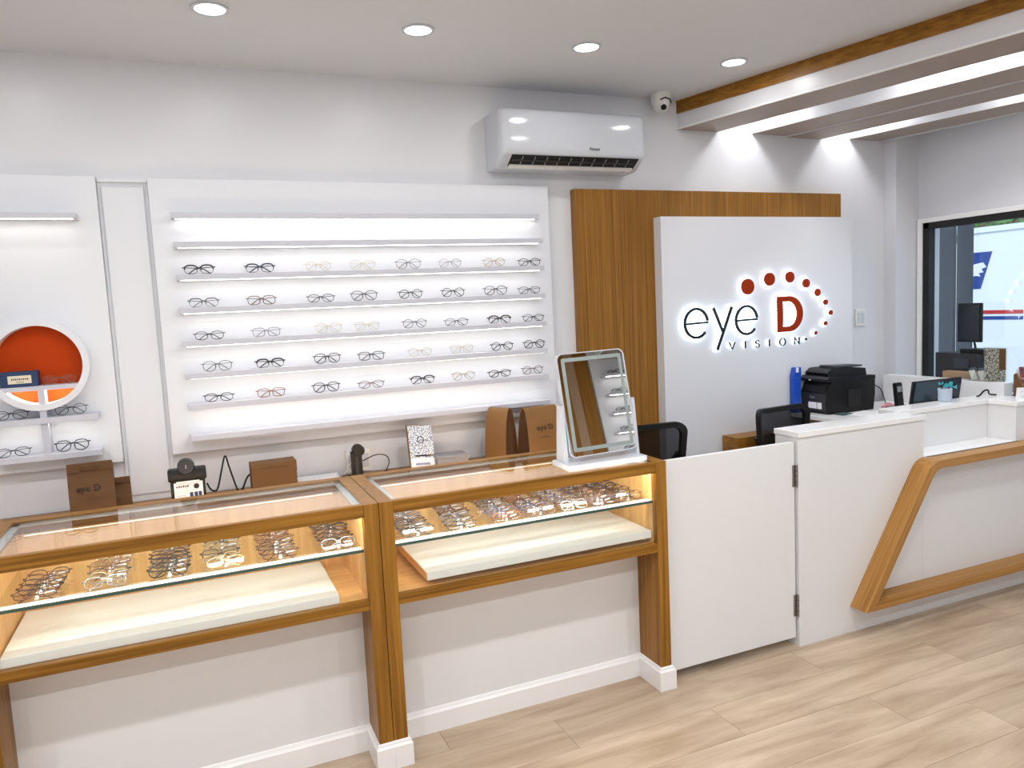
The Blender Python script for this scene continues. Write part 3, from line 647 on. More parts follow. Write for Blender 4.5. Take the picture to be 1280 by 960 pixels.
# things between partition and window
ct_ = tag(MB().box(4.30, 4.355, 3.02, 3.255, 1.001, 1.128, .002).build('cardboard_box', 'cartong'), 'plain light brown cardboard box standing before the window', 'box')
mc = thing('machine_reflection', 'dark machine shape standing in for a window reflection, behind the cardboard box', 'machine', (4.43, 3.3, 1.001))  # modelled shape in place of a reflection in the window glass
MB().box(4.37, 4.50, 3.075, 3.36, 1.001, 1.235, .006).build('body', 'dark', mc)
MB().box(4.38, 4.49, 3.05, 3.20, 1.236, 1.262, .004).build('top_cover', 'black', mc)
MB().box(4.366, 4.3695, 3.13, 3.23, 1.14, 1.2).build('front_plate', 'darkrefl', mc)
MB().tube([(4.44, 3.07, 1.22), (4.44, 3.045, 1.2), (4.44, 3.04, 1.12), (4.44, 3.05, 1.01)], .012).build('arm', 'grey', mc, True)
mn = thing('screen_reflection', 'small dark screen shape standing in for a window reflection', 'screen', (4.44, 3.27, 1.262))  # added screen shape, imitates a dark reflection in the pane
MB().box(4.43, 4.45, 3.10, 3.255, 1.30, 1.54, .004).build('casing', 'black', mn)
MB().box(4.427, 4.4305, 3.11, 3.245, 1.31, 1.53).build('display', 'screen', mn)
MB().tube([(4.44, 3.14, 1.2625), (4.44, 3.15, 1.305)], .007).build('post', 'black', mn)

# ============================================================ OFFICE CHAIRS
def chair(x, y, rz, w, label, ztop):
    t = thing('office_chair', label, 'chair', (x, y, 0), rz)
    hw = w/2; zt = ztop; zb = ztop-.42
    O = rrect(-hw, hw, zb, zt, .05, 6); I = rrect(-hw+.028, hw-.028, zb+.03, zt-.028, .035, 6)
    def bend(p, y0): return (p[0], y0+.05*(p[0]/hw)**2*-1+.05*((p[1]-zb)/.42-.5)**2, p[1])
    mb = MB()
    # waisted outline
    def waist(p):
        k = (p[1]-zb)/.42; return (p[0]*(1-.22*max(0, .75-k)), p[1])
    O = [waist(p) for p in O]; I = [waist(p) for p in I]
    OA = [mb.bm.verts.new(bend(p, .20)) for p in O]; OB = [mb.bm.verts.new(bend(p, .225)) for p in O]; IA = [mb.bm.verts.new(bend(p, .20)) for p in I]; IB = [mb.bm.verts.new(bend(p, .225)) for p in I]
    n = len(O)
    for i in range(n):
        j = (i+1) % n; mb.bm.faces.new((OA[i], OA[j], IA[j], IA[i])); mb.bm.faces.new((OB[i], IB[i], IB[j], OB[j])); mb.bm.faces.new((OA[i], OB[i], OB[j], OA[j])); mb.bm.faces.new((IA[i], IA[j], IB[j], IB[i]))
    fr = mb.build('back_frame', 'black', t, True, True)
    mm = MB(); n1 = 14
    mm.sheet([[bend(waist(((-hw+.02)+(w-.04)*i/n1, zb+.02+.38*j/8)), .212) for i in range(n1+1)] for j in range(9)]).build('mesh_back', 'mesh', t, True, True)
    for sx in (-1, 1): MB().tube([(sx*(hw-.03), .205, zt-.16), (sx*(hw-.10), .235, zt-.27), (0, .25, zb+.04)], .013, 8).build('lumbar_arm', 'black', fr, True, True)
    MB().tube([(0, .24, zb+.08), (0, .25, zb-.06), (0, .18, .47), (0, .0, .45)], .022, 8).build('back_post', 'black', t, True, True)
    MB().prism(rrect(-hw+.01, hw-.01, -.23, .22, .07), 'z', .46, .53).build('seat', 'blackm', t, True, True)
    MB().tube([(0, 0, .46), (0, 0, .09)], .028, 12).build('gas_column', 'dark', t, True, True)
    for k in range(5):
        a = k*2*PI/5; l = MB().tube([(0, 0, .10), (.27*math.cos(a), .27*math.sin(a), .07)], [.025, .015], 8).build('base_arm', 'black', t, True, True)
        MB().lathe([(.026, -.02), (.028, 0), (.026, .02)], (.27*math.cos(a), .27*math.sin(a), .028), 14, 'y').build('caster', 'black', l, True, True)
    return t
chair(2.075, 3.01, -.08, .42, 'black mesh office chair behind the mirror and gate', 1.028)
chair(3.10, 3.15, .10, .42, 'black mesh office chair behind the reception desk left block', 1.012)
tag(MB().box(2.853, 3.15, 3.44, 3.575, .0, .837, .002).build('wooden_pedestal', 'woodx'), 'small wooden pedestal against the logo wall behind a chair', 'pedestal')

# ============================================================ BACK WORKTOP AND THINGS ON IT
wt = thing('back_worktop', 'oak worktop along the wall behind the glass counters', 'worktop', (-.2, 3.5, 0))
MB().box(XL+.001, 1.775, 3.31, 3.672, .846, .875, .001).build('worktop_board', 'woodx', wt)
MB().box(XL+.001, 1.775, 3.60, 3.672, 0, .846).build('support_panel', 'white', wt)
ZT = .8755
def paper_bag(x, y, w, d, h, rz, label, kind='flap'):
    t = thing('paper_bag', label, 'bag', (x, y, ZT), rz)
    if kind == 'flap':
        mb = MB(); rows = []
        for z, dd, ww in [(0, d, w), (h*.5, d*.92, w), (h*.88, d*.45, w), (h, d*.3, w*.99)]:
            rows.append([mb.bm.verts.new(p) for p in ((-ww/2, -dd/2, z), (ww/2, -dd/2, z), (ww/2, dd/2, z), (-ww/2, dd/2, z))])
        for A, B in zip(rows, rows[1:]):
            for k in range(4): mb.bm.faces.new((A[k], A[(k+1) % 4], B[(k+1) % 4], B[k]))
        mb.bm.faces.new(rows[0]); mb.bm.faces.new(rows[-1]); mb.build('bag_body', 'kraftb', t, local=True)
        MB().box(-w*.49, w*.49, -d*.15-.012, -d*.15-.008, h*.90, h+.012).build('folded_top', 'kraftb', t, local=True)
        MB().box(-w*.2, w*.22, -d*.15-.014, -d*.15-.0125, h*.93, h*.965).build('handle_slot', 'kraftd', t, local=True)
        MB().tube([(-w*.2, -d*.16-.014, h*.90), (-w*.19, -d*.17-.016, h*.945), (w*.2, -d*.17-.016, h*.95), (w*.21, -d*.16-.014, h*.905)], .003, 6).build('handle', 'kraftd', t, local=True)
    return t
b = paper_bag(-.405, 3.40, .162, .085, .232, .06, 'brown printed paper bag standing under the orange circle')
lg = bpy.data.objects.new('printed_logo', None); bpy.data.objects.remove(lg)
o = text('printed_logo', 'eye D', .036, 'black', b, (-.01, -.0408, .142), (PI/2-.08, 0, 0), .0003)
o = text('printed_line', 'VISION', .011, 'kraftd', b, (.0, -.0432, .115), (PI/2-.08, 0, 0), .0003)
MB().box(-.05, .05, -.0440, -.0432, .098, .0995).build('printed_line', 'kraftd', b, local=True)
b = paper_bag(-.335, 3.50, .12, .08, .14, .1, 'second brown paper bag half hidden behind the printed one')
# two curved kraft bags
def curved_bag(x, y, rz, w, d, h, label, logo):
    t = thing('paper_bag', label, 'bag', (x, y, ZT), rz); n = 8
    front = [(-d/2*(1-(k/n)**1.6), h*math.sin(k/n*PI/2)**.9) for k in range(n+1)]
    back = [(d/2*(1-(k/n)**1.6), h*math.sin(k/n*PI/2)**.9) for k in range(n+1)]
    for nm, pr_, in (('front_face', front), ('back_face', back)):
        MB().sheet([[(sx*w/2*(1-.06*k/n), q[0], q[1]) for sx in (-1, 0, 1)] for k, q in enumerate(pr_)]).build(nm, 'kraftc', t, True, True, solid=.003)
    for sx in (-1, 1):
        mb = MB(); ix = w/2*.86
        mb.sheet([[(sx*(w/2*(1-.06*k/n)-.003), front[k][0]+.004, front[k][1]), (sx*ix*(1-.06*k/n), 0, front[k][1]*.98), (sx*(w/2*(1-.06*k/n)-.003), back[k][0]-.004, back[k][1])] for k in range(n)]).build('gusset', 'kraftd', t, local=True)
    MB().box(-w/2+.004, w/2-.004, -d/2+.003, d/2-.003, 0, .004).build('bottom', 'kraftd', t, local=True)
    if logo:
        def onf(z):
            k = (math.asin(min(1, (z/h)**(1/.9)))*2/PI); return -d/2*(1-k**1.6)
        text('printed_logo', 'eye D', .040, 'black', t, (0, onf(h*.62)-.008, h*.62), (PI/2-.55, 0, 0), .0004)
        MB().tube([(-.03, onf(h*.44)-.0015, h*.44), (.03, onf(h*.44)-.0015, h*.44)], .0012, 4).build('printed_line', 'black', t, local=True)
    return t
curved_bag(1.412, 3.505, -.95, .125, .12, .275, 'left curved brown paper bag turned sideways beside the mirror', False)
curved_bag(1.60, 3.44, .12, .20, .12, .270, 'right curved brown paper bag with printed logo beside the mirror', True)
tag(MB().prism(rrect(1.69, 1.77, 3.36, 3.52, .01), 'z', ZT, .945).build('kraft_box', 'kraft'), 'low brown box in front of the right curved paper bag', 'box')

# black card stand
ks = thing('terminal_stand', 'black tabletop stand holding a white printed card and round knob', 'stand', (-.054, 3.42, ZT))
MB().box(-.068, .068, .0, .03, 0, .13, .006).build('body', 'black', ks, True, True)
MB().box(-.075, .075, -.016, .035, .115, .168, .008).build('head', 'black', ks, True, True)
MB().lathe([(.030, -.03), (.034, -.024), (.034, .0), (.03, .004)], (-.002, .0, .178), 26, 'y').build('round_knob', 'dark', ks, True, True)
MB().tube([(-.002, -.0305, .186), (-.002, -.0305, .170)], .003, 8).build('knob_mark', 'grey', ks, local=True)
MB().box(-.045, .045, -.0195, -.016, .108, .116).build('clip_bar', 'paper', ks, local=True)
cd = MB().box(-.055, .057, -.006, -.0005, .008, .108).build('printed_card', 'paper', ks, local=True)
for q in range(6): MB().box(-.046+q*.0085, -.0405+q*.0085, -.0068, -.006, .088, .094+.002*(q % 2)).build('print_mark', 'dark', cd, local=True)
for k, x in enumerate((.004, .022, .038)): MB().box(x, x+.013, -.0072, -.006, .036, .064).build('picture', 'navy', cd, local=True)
MB().lathe([(.011, -.0072), (.011, -.006)], (.032, 0, .088), 16, 'y').build('emblem', 'black', cd, local=True)
for z in (.052, .044, .03, .024): MB().box(-.048, -.012, -.0068, -.006, z, z+.0015).build('printed_line', 'grey', cd, local=True)
MB().box(-.085, .0, .0, .05, 0, .01, .004).build('foot', 'black', ks, local=True)
cable('power_cable', [(.02, 3.46, .96), (.035, 3.48, .925), (.06, 3.5, .92), (.085, 3.56, .99), (.105, 3.58, 1.05), (.118, 3.57, 1.0), (.135, 3.55, .93), (.15, 3.54, .885), (.165, 3.53, .90), (.19, 3.5, .96), (.225, 3.46, .985)], .004, 'black', 'black power cable zigzagging from card stand to cardboard box')
bx = thing('cardboard_box', 'closed brown cardboard box on the back worktop', 'box', (.295, 3.46, ZT), .03)
MB().box(-.095, .095, -.05, .05, 0, .148, .0015).build('carton', 'carton', bx, local=True)
MB().box(-.095, .095, -.0512, -.05, .128, .1295).build('lid_seam', 'kraftd', bx, local=True)
MB().box(.060, .0965, -.0515, .0515, .1, .1485, .001).build('lid_flap', 'carton', bx, local=True)
pp = tag(MB().box(-.10, .10, -.045, .045, 0, .004).build('paper_sheets', 'paper'), 'white paper sheets lying right of the cardboard box', 'papers'); pp.location = (.50, 3.585, ZT+.02); pp.rotation_euler = (.0, 0, -.05)
tag(MB().box(.39, .61, 3.53, 3.64, ZT, ZT+.0195, .001).build('flat_folder', 'grey'), 'thin grey folder under the white paper sheets', 'folder')
# sockets and charger
for k, x in enumerate((.660, .725)):
    so = thing('wall_socket', ('left', 'right')[k]+' white wall socket plate behind the black charger', 'socket', (x+.03, YW, .92))
    MB().box(x, x+.058, 3.688, 3.70, .875, .99, .003).build('plate', 'plasticm', so)
    MB().box(x+.012, x+.046, 3.684, 3.6885, .90, .965, .002).build('face', 'plastic', so)
pg = tag(MB().box(.672, .70, 3.652, 3.6835, .925, .955, .003).build('white_plug', 'plastic'), 'white plug in the left wall socket', 'plug')
ch = thing('charger', 'tall black charger with round head plugged at the wall sockets', 'charger', (.68, 3.52, ZT))
MB().prism([(-.026, 0), (.024, 0), (.022, .13), (-.028, .135)], 'y', -.012, .012).build('body', 'black', ch, local=True)
MB().lathe([(.026, -.03), (.028, -.02), (.028, .018), (.02, .03)], (.008, 0, .140), 20, 'y').build('round_head', 'black', ch, True, True)
MB().box(-.008, .005, -.0135, -.012, .02, .11).build('ribs', 'dark', ch, local=True)
cable('white_cable', [(.686, 3.65, .94), (.66, 3.64, .92), (.64, 3.62, .895), (.60, 3.60, .888), (.57, 3.6, .91)], .002, 'plasticm', 'thin white cable hanging from the white plug')
cable('thin_cable', [(.71, 3.53, .96), (.78, 3.56, .975), (.83, 3.56, .965), (.84, 3.55, .93), (.80, 3.5, .885)], .0025, 'black', 'thin black cable curling right of the charger')
cable('worktop_cable', [(.60, 3.48, .905), (.64, 3.44, .915), (.67, 3.43, .895), (.70, 3.42, .89), (.74, 3.46, .885)], .004, 'black', 'black cable lying on worktop before the sockets')
# brochure stand
br = thing('leaflet_stand', 'tilted stand with doodle-patterned leaflet on the back worktop', 'stand', (.985, 3.46, ZT)); br.rotation_euler = (0, 0, .12)
o = MB().box(-.066, .066, 0, .004, .02, .24).build('backing_board', 'kraft', br, local=True); o.rotation_euler = (-.35, .09, 0)
o = MB().box(-.060, .064, -.003, -.0005, .075, .236).build('leaflet', 'doodle', br, local=True); o.rotation_euler = (-.35, .09, 0)
o = MB().box(-.060, .064, -.004, -.0005, .024, .075).build('leaflet_foot', 'paper', br, local=True); o.rotation_euler = (-.35, .09, 0)
for q in range(9): MB().box(-.036+q*.0085, -.0305+q*.0085, -.0048, -.004, .040, .050+.002*(q % 2)).build('print_mark', 'pbl', o, local=True)
o = MB().box(-.035, .03, -.0045, -.0008, .083, .09).build('dark_bar', 'black', br, local=True); o.rotation_euler = (-.35, .09, 0)
o = MB().box(.03, .06, -.0045, -.0008, .083, .09).build('orange_bar', 'carton', br, local=True); o.rotation_euler = (-.35, .09, 0)
o = MB().ring(arc(0, .165, .018, 0, 345, 23), arc(0, .165, .014, 0, 345, 23), 'y', -.0045, -.0008).build('ring_print', 'dark', br, local=True); o.rotation_euler = (-.35, .09, 0)
MB().box(-.07, .07, -.03, .05, 0, .012).build('foot', 'acry', br, local=True)
tr = thing('grey_box', 'flat grey box lying between leaflet stand and paper bags', 'box', (1.13, 3.50, ZT))
MB().box(-.075, .085, -.05, .06, 0, .060, .003).build('box_body', 'grey', tr, local=True)
MB().box(-.076, .086, -.051, .061, .060, .072, .002).build('lid', 'grey', tr, local=True)

# ============================================================ TABLE MIRROR
ms = thing('table_mirror', 'white framed tilting mirror standing on the right glass counter', 'mirror', (1.53, 2.72, CT))
MB().box(1.348, 1.718, 2.640, 2.79, CT+.0002, CT+.022, .003).build('base', 'plastic', ms)
for x0_, x1_, zt__ in ((1.368, 1.384, 1.235), (1.752-.0, 1.766, 1.24)): pass
MB().prism([(2.695, 1.008), (2.775, 1.008), (2.755, 1.24), (2.725, 1.24)], 'x', 1.362, 1.378).build('support_arm', 'plastic', ms)
MB().prism([(2.695, 1.008), (2.775, 1.008), (2.755, 1.245), (2.725, 1.245)], 'x', 1.702, 1.716).build('support_arm', 'plastic', ms)
TX = 1.540; TW = .160; TZ0, TZ1 = -.212, .218
mp = bpy.data.objects.new('mirror_panel', None); COL.objects.link(mp)
mp.parent = ms; mp.location = (TX-1.53, 2.74-2.72, 1.236-CT); mp.rotation_euler = (-math.radians(11), math.radians(-1.2), 0)
bpy.data.objects.remove(mp)
T_loc = (TX-1.53, 2.74-2.72, 1.236-CT); T_rot = (-math.radians(11), math.radians(-1.2), 0)
def mp_build(mb, name, m, par=None, sm=False):
    o = mb.build(name, m, par or ms, sm, True)
    if par is None: o.location = T_loc; o.rotation_euler = T_rot
    return o
cas = mp_build(MB().prism(rrect(-TW, TW, TZ0, TZ1, .028, 6), 'y', -.006, .016), 'mirror_case', 'plastic')
mp_build(MB().ring(rrect(-TW, TW, TZ0, TZ1, .028, 6), rrect(-TW+.004, TW-.004, TZ0+.004, TZ1-.004, .025, 6), 'y', -.011, -.006), 'rim', 'plastic', cas)
mp_build(MB().prism(rrect(-TW+.004, TW-.004, TZ0+.004, TZ1-.004, .025, 6), 'y', -.0085, -.0062), 'mirror_glass', 'mirror', cas)
mp_build(MB().ring(rrect(-TW+.020, TW-.016, TZ0+.022, TZ1-.020, .008, 6), rrect(-TW+.036, TW-.030, TZ0+.038, TZ1-.036, .004, 6), 'y', -.0092, -.0086), 'frosted_band', 'frost', cas)
MB().prism([(2.70, 1.06), (2.708, 1.06), (2.72, 1.16), (2.712, 1.16)], 'x', 1.3785, 1.3795).build('green_edge', 'teal', ms)
for x in (1.379, 1.70): MB().tube([(x, 2.742, 1.236), (x+.003, 2.742, 1.236)], .008, 12).build('pivot', 'steel', ms)

# ============================================================ SPECTACLES
def lens_outline(kind, cx, n=18):
    rx, rz, e = {'round': (.0235, .021, 2.0), 'square': (.026, .019, 3.2), 'oval': (.026, .0175, 2.3), 'pilot': (.0265, .022, 2.5), 'half': (.026, .0185, 2.7)}[kind]
    out = []
    for k in range(n):
        a = 2*PI*k/n; c, s = math.cos(a), math.sin(a)
        x = math.copysign(abs(c)**(2/e), c)*rx; z = math.copysign(abs(s)**(2/e), s)*rz
        if kind == 'pilot' and z < 0: x *= 1-.12*abs(z)/rz
        out.append((cx+x, z+rz+.0025))
    return out, rx, rz
GM = {}
def glasses_meshes(kind, wr_, tag_):
    key = (kind, wr_, tag_)
    if key in GM: return GM[key]
    r = wr_; fm = MB()
    for sx in (-1, 1):
        ol, rx, rz = lens_outline(kind, sx*.0325)
        pts = [(x, .004*((abs(x)-.03)/.03)**2, z) for x, z in ol]
        if kind == 'half':
            top = [p for p in pts if p[2] > rz*1.0]; top = sorted(top, key=lambda p: p[0]); fm.tube(top, r*1.5, 5); fm.tube(pts, r*.5, 4, closed=True)
        else: fm.tube(pts, r, 5, closed=True)
        xe = sx*(.0325+rx); ze = rz*1.55
        fm.tube([(xe-sx*.001, .001, ze), (xe+sx*.005, .002, ze+.002), (xe+sx*.0075, .008, ze+.002)], r*1.25, 5)
    fm.tube([(-.0325+rx-.001, 0, rz*1.45), (-.004, -.001, rz*1.62), (.004, -.001, rz*1.62), (.0325-rx+.001, 0, rz*1.45)], r*1.05, 5)
    for sx in (-1, 1): fm.tube([(sx*(.0325-rx), .002, rz*1.3), (sx*.008, .008, rz*1.1), (sx*.009, .009, rz*.8)], .0011, 4)
    lm = []
    for sx in (-1, 1):
        ol, rx, rz = lens_outline(kind, sx*.0325); lm.append(MB().prism(ol, 'y', .0008, .0016))
    tm = []
    for sx in (-1, 1):
        xe = sx*(.0325+rx+.0075); ze = rz*1.55+.002; yo = .009 if sx > 0 else .0145
        tm.append(MB().tube([(xe, .008, ze), (xe-sx*.004, yo, ze), (xe-sx*.055, yo+.003, ze-.003), (xe-sx*.085, yo+.004, ze-.008), (xe-sx*.112, yo+.005, max(.002, ze-.029))], [r*1.0, r*.9, r*.9, r*1.2, r*1.3], 5))
    def me(mb, nm, m):
        o = mb.build(nm, m); d = o.data; bpy.data.objects.remove(o); return d
    GM[key] = (me(fm, 'frame', 'black'), [me(a, 'lens', 'lens') for a in lm], [me(a, 'temple', 'black') for a in tm], me(MB().prism([(-.006, .008), (.006, .008), (.012, .036), (.0, .036)], 'y', .0205, .0213).prism([(.022, .026), (.05, .029), (.05, .036), (.022, .033)], 'y', .0205, .0213), 'tag_and_glint', 'paper'))  # white tags, enlarged and doubled to imitate bright lens highlights
    return GM[key]
def glasses(x, y, z, rz=0, rx=0, kind='round', colour='black', wr_=.0014, label='', group=None, tagged=False, s=1.0, ry=0):
    t = thing('eyeglasses', label, 'eyeglasses', (x, y, z), group=group); t.rotation_euler = (rx, ry, rz); t.scale = (s, s, s)
    fm, lm, tm, pg_ = glasses_meshes(kind, wr_, 0); M = FR[colour]
    def add(nm, me, m_=None):
        o = bpy.data.objects.new(nm, me); COL.objects.link(o); o.parent = t
        if m_ is not None:
            o.material_slots[0].link = 'OBJECT'; o.material_slots[0].material = m_
        return o
    add('frame', fm, M)
    for l in lm: add('lens', l)
    for l in tm: add('temple', l, M)
    if tagged: add('tag_and_glint', pg_)
    return t
KL = {'round': 'round', 'square': 'rectangular', 'oval': 'oval', 'pilot': 'wide', 'half': 'half-rimmed'}
XS = {2: [0.066, 0.32, 0.579, 0.785, 1.008, 1.221, 1.457, 1.654], 3: [0.074, 0.316, 0.58, 0.783, 1.011, 1.229, 1.458, 1.647], 4: [0.085, 0.326, 0.606, 0.788, 1.022, 1.238, 1.472, 1.663], 5: [0.107, 0.332, 0.589, 0.798, 1.041, 1.259, 1.478, 1.661], 6: [0.102, 0.326, 0.575, 0.789, 1.045, 1.26, 1.458, 1.645]}
ST = {2: ['black half .0022', 'navy half .0022', 'pale_gold round .0011', 'pale_gold pilot .0011', 'dark_grey pilot .0012', 'silver round .0012', 'gold round .0012', 'black oval .0016'],
      3: ['dark_grey half .0015', 'brown square .0017', 'dark_grey oval .0016', 'black pilot .0016', 'black round .0016', 'black round .0016', 'black pilot .0016', 'dark_grey oval .0015'],
      4: ['black oval .0016', 'purple_grey square .0013', 'pale_gold pilot .0011', 'pale_gold round .0011', 'dark_grey round .0013', 'dark_grey oval .0014', 'black half .0022', 'black oval .0015'],
      5: ['dark_grey pilot .0014', 'black half .0022', 'black pilot .0018', 'black square .0017', 'pale_gold round .0011', 'pale_gold pilot .0011', 'black round .0018', 'black round .0018'],
      6: ['black oval .0016', 'copper square .0017', 'black pilot .0019', 'brown oval .0014', 'black half .0020', 'gold round .0013', 'black oval .0019', 'brown round .0014']}
zt_sh = {i: SH[i]+.0125 for i in range(8)}
for r in XS:
    for k, x in enumerate(XS[r]):
        c, kd, wr_ = ST[r][k].split(); c = c.replace('_', ' ')
        glasses(x, 3.588, zt_sh[r], random.uniform(-.12, .06), 0, kd, c, float(wr_), '%s %s eyeglasses, %s from left, %s stocked shelf of lit display' % (c, KL[kd], ORD[k], ['top', 'second', 'third', 'fourth', 'bottom'][r-2]), 'eyeglasses on the lit wall shelves', s=1.0)
for x, z, c, kd, lab in [(-.505, 1.4245, 'copper', 'oval', 'copper oval eyeglasses inside the orange circle'), (-.688, 1.2925, 'black', 'oval', 'black eyeglasses on the shelf below the circle, left side'), (-.475, 1.2925, 'dark grey', 'round', 'grey round eyeglasses on the shelf below the circle, right side'), (-.695, 1.1405, 'black', 'oval', 'black eyeglasses on the lowest shelf of the circle display, left side'), (-.483, 1.1405, 'black', 'pilot', 'bold black eyeglasses on the lowest shelf of the circle display, right side')]:
    glasses(x, 3.59, z, random.uniform(-.1, .15), 0, kd, c, .0019 if 'bold' in lab else .0014, lab)
# navy case with label in the circle
nc = thing('eyeglass_case', 'navy presentation box with cream label inside the orange circle', 'box', (-.643, 3.60, 1.4245))
MB().box(-.066, .066, -.03, .03, 0, .062, .002).build('box_body', 'navy', nc, local=True)
MB().box(-.038, .044, -.0312, -.030, .014, .046).build('cream_label', 'cream', nc, local=True)
for q in range(9): MB().box(-.026+q*.0068, -.0215+q*.0068, -.0316, -.031, .028+.0015*(q % 2), .035).build('print_mark', 'dark', nc, local=True)
for q in range(4): MB().box(-.008+q*.0068, -.004+q*.0068, -.0316, -.031, .019, .0225).build('print_mark', 'dark', nc, local=True)
# stacks in the counters
cols_all = ['black', 'dark grey', 'brown', 'tortoiseshell', 'silver', 'gold', 'copper', 'purple grey', 'dark red']
def stack(cname, x, y0, y1, n, k, palette, dx=0, zs=.0214):
    for i in range(n):
        y = y0+(y1-y0)*i/(n-1); c = random.choice(palette); kd = random.choice(['oval', 'square', 'square', 'half', 'pilot', 'oval'])
        glasses(x+dx*i/(n-1)+random.uniform(-.006, .006), y, .8214+random.uniform(0, .0015), random.uniform(-.08, .08), -math.radians(random.uniform(38, 48)), kd, c, random.choice([.0012, .0015, .0018]),
                '%s %s eyeglasses, %s from front, %s stack, %s glass counter' % (c, KL[kd], ORD[i], ORD[k], cname), 'eyeglasses stacked in the %s counter' % cname, tagged=random.random() < .75)
lcol = [(-.50, .0, ['black', 'black', 'brown'], 5), (-.31, 0, ['gold', 'silver', 'copper', 'dark grey'], 7), (-.125, 0, ['black', 'dark grey', 'brown', 'black'], 7), (.045, 0, ['silver', 'gold', 'dark grey'], 7), (.228, 0, ['brown', 'black', 'copper', 'dark grey'], 7), (.435, 0, ['black', 'dark grey', 'brown', 'silver'], 7)]
for k, (x, dx, pal, n) in enumerate(lcol): stack('left', x, 2.675, 2.985 if k else 2.86, n, k, pal, dx)
rcol = [(.722, .01), (.90, .04), (1.085, .03), (1.235, .01), (1.385, .0), (1.52, .0), (1.643, .0)]
for k, (x, dx) in enumerate(rcol): stack('right', x, 2.665, 2.99, 8, k, ['black', 'dark grey', 'tortoiseshell', 'purple grey', 'brown', 'silver', 'copper'], dx)

# ============================================================ OPPOSITE SIDE OF THE ROOM (seen in the mirror)
od = thing('wall_display', 'white sunglasses shelf panel on the opposite wall, seen in the mirror', 'display', (4.2, YB, 0))
MB().box(3.735, 4.50, YB, YB+.05, .0, 2.70).build('back_panel', 'panel', od)
for k, z in enumerate((1.22, 1.42, 1.62, 1.82, 2.02, 2.22, 2.42)):
    s = MB().box(3.83, 4.45, YB+.0505, YB+.15, z-.012, z+.012).build('shelf', 'shelf', od)
    MB().box(3.85, 4.43, YB+.11, YB+.125, z-.0138, z-.0122).build('led_strip', 'stripw', s)
    for j, x in enumerate((3.97, 4.16)):
        glasses(x, YB+.10, z+.0125, PI+.5, 0, 'pilot', 'black', .0022, 'black sunglasses, %s of two on the %s shelf of the opposite wall' % (ORD[j], ORD[k]), 'sunglasses on the opposite wall', s=1.1)
ow = thing('wooden_wall_panel', 'wooden panel with grey centre strip on the opposite wall', 'panel', (3.6, YB, 0))
MB().box(3.36, 3.45, YB, YB+.04, .0, 2.77).box(3.56, 3.715, YB, YB+.04, .0, 2.77).build('wood_strips', 'slatz', ow)
MB().box(3.45, 3.56, YB, YB+.035, .0, 2.77).build('grey_strip', 'cartong', ow)

# ============================================================ OUTSIDE
gr = struct(MB().box(XR+.16, 40, -12, 30, -.3, -.15).build('trim_2', 'asphalt'))
tk = thing('delivery_truck', 'white delivery truck with blue emblem and red and blue stripes outside', 'truck', (9.6, 4, 0))
TXx = 9.0
MB().box(TXx, TXx+2.3, 1.2, 6.62, .45, 2.335, .02).build('cargo_box', 'truck', tk)
MB().box(TXx-.02, TXx+.02, 1.2, 6.62, 2.28, 2.345).build('roof_rail', 'truck', tk)
for y in (2.4, 5.0, 5.75): MB().box(TXx-.012, TXx, y, y+.03, .5, 2.28).build('rib', 'truck', tk)
MB().box(TXx-.004, TXx, 1.2, 6.6, 1.29, 1.335).build('red_stripe', 'red', tk)
MB().box(TXx-.004, TXx, 1.2, 6.6, 1.22, 1.262).build('blue_stripe', 'pbl', tk)
em = MB().prism([(6.50, 2.045), (6.17, 2.045), (6.31, 1.60), (6.50, 1.60)], 'x', TXx-.006, TXx).build('blue_emblem', 'pbl', tk)
MB().prism([(6.44, 1.75), (6.40, 1.90), (6.28, 1.92), (6.235, 1.86), (6.30, 1.84), (6.27, 1.80), (6.33, 1.79), (6.31, 1.75), (6.37, 1.76)], 'x', TXx-.012, TXx-.007).build('white_bird', 'paper', em)
MB().box(TXx+.3, TXx+2.0, 6.62, 7.9, .45, 2.2, .05).build('cab', 'truck', tk)
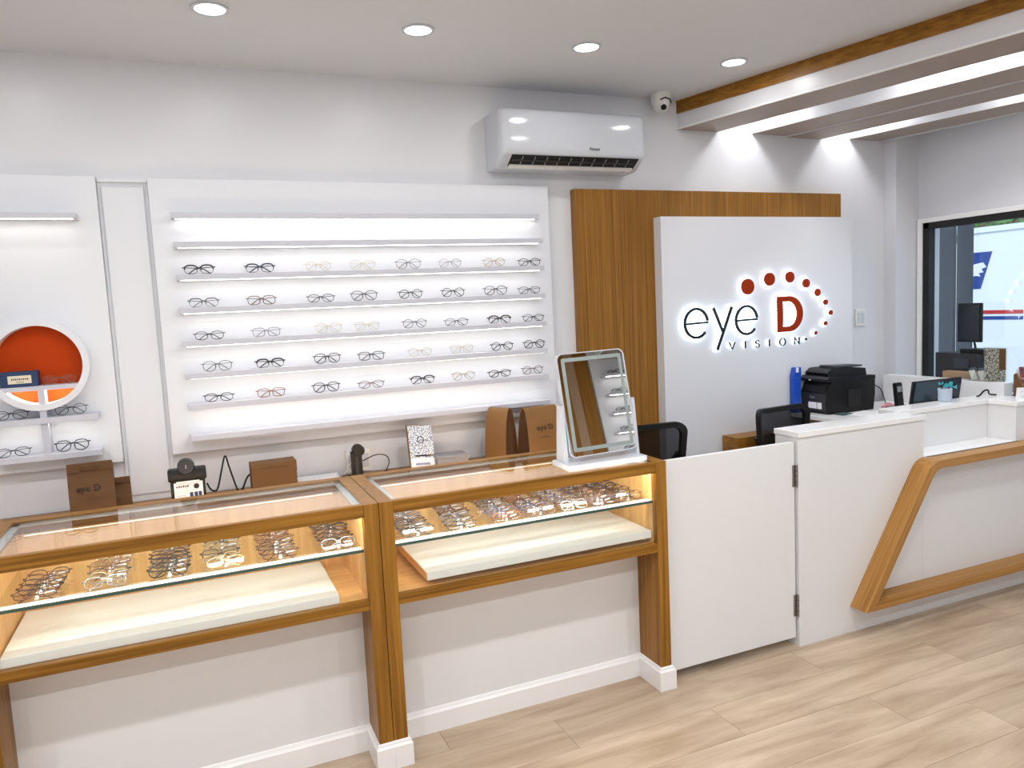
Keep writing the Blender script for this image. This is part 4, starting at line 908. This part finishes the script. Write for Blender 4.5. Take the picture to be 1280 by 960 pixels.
for y in (2.2, 7.2):
    MB().lathe([(.30, -.11), (.38, -.08), (.38, .08), (.30, .11)], (0, 0, 0), 24).build('wheel', 'blackm', tk, True, True)
    w_ = tk.children[-1]; w_.rotation_euler = (0, PI/2, 0); w_.location = (TXx+.2-9.6, y-4, .23)
# added dark slabs standing in for dark window reflections, left of the truck
for (y0_, y1_, lab) in [(4.57, 4.13+.02, 'left dark grey reflection stand-in outside the window'), (4.06, 3.72, 'right dark grey reflection stand-in outside the window')]:
    pass
def ypx(x, y): return None
po = tag(MB().box(5.3, 5.33, 3.93, 4.30, -.14, 2.9).build('reflection_slab', 'darkrefl'), 'wide dark grey slab standing in for a window reflection, left one', 'post')
po = tag(MB().box(5.3, 5.33, 3.795, 3.905, -.14, 2.9).build('reflection_slab', 'darkrefl'), 'narrow dark grey slab standing in for a window reflection, next to the truck', 'post')
# tree and roof behind the truck
tree = thing('tree', 'green treetop rising behind the delivery truck', 'tree', (13.2, 9.25, -.15))
MB().tube([(0, 0, 0), (.1, .1, 1.2), (0, 0, 2.2)], [.16, .12, .08], 8).build('trunk', 'bark', tree, True, True)
mb = MB(); rnd = random.Random(3)
for k in range(1500):
    a = rnd.uniform(0, 2*PI); rr_ = rnd.random()**.5; x = 1.6*rr_*math.cos(a); y = 1.6*rr_*math.sin(a); z = 2.55+rnd.uniform(-1.0, .75)*(1-rr_*.6)
    s_l = rnd.uniform(.06, .14); d1 = Vector((rnd.uniform(-1, 1), rnd.uniform(-1, 1), rnd.uniform(-1, 1))).normalized()*s_l; d2 = Vector((rnd.uniform(-1, 1), rnd.uniform(-1, 1), rnd.uniform(-1, 1))).normalized()*s_l; c_ = Vector((x, y, z))
    vs = [mb.bm.verts.new(c_+v) for v in (-d1, d2*.5, d1, -d2*.5)]; mb.bm.faces.new(vs)
cr_ = mb.build('crown', 'leaf', tree, local=True); cr_['kind'] = 'stuff'
ho = thing('house', 'house with brown gabled roof behind the truck', 'house', (18, 11.2, -.5))
MB().box(-2, 2, -3, 1.0, 0, 2.9).build('house_wall', 'cream', ho, local=True)
MB().prism([(-3.3, 2.8), (1.4, 2.8), (-1, 4.2)], 'x', -2.2, 2.2).build('roof', 'roof', ho, local=True)
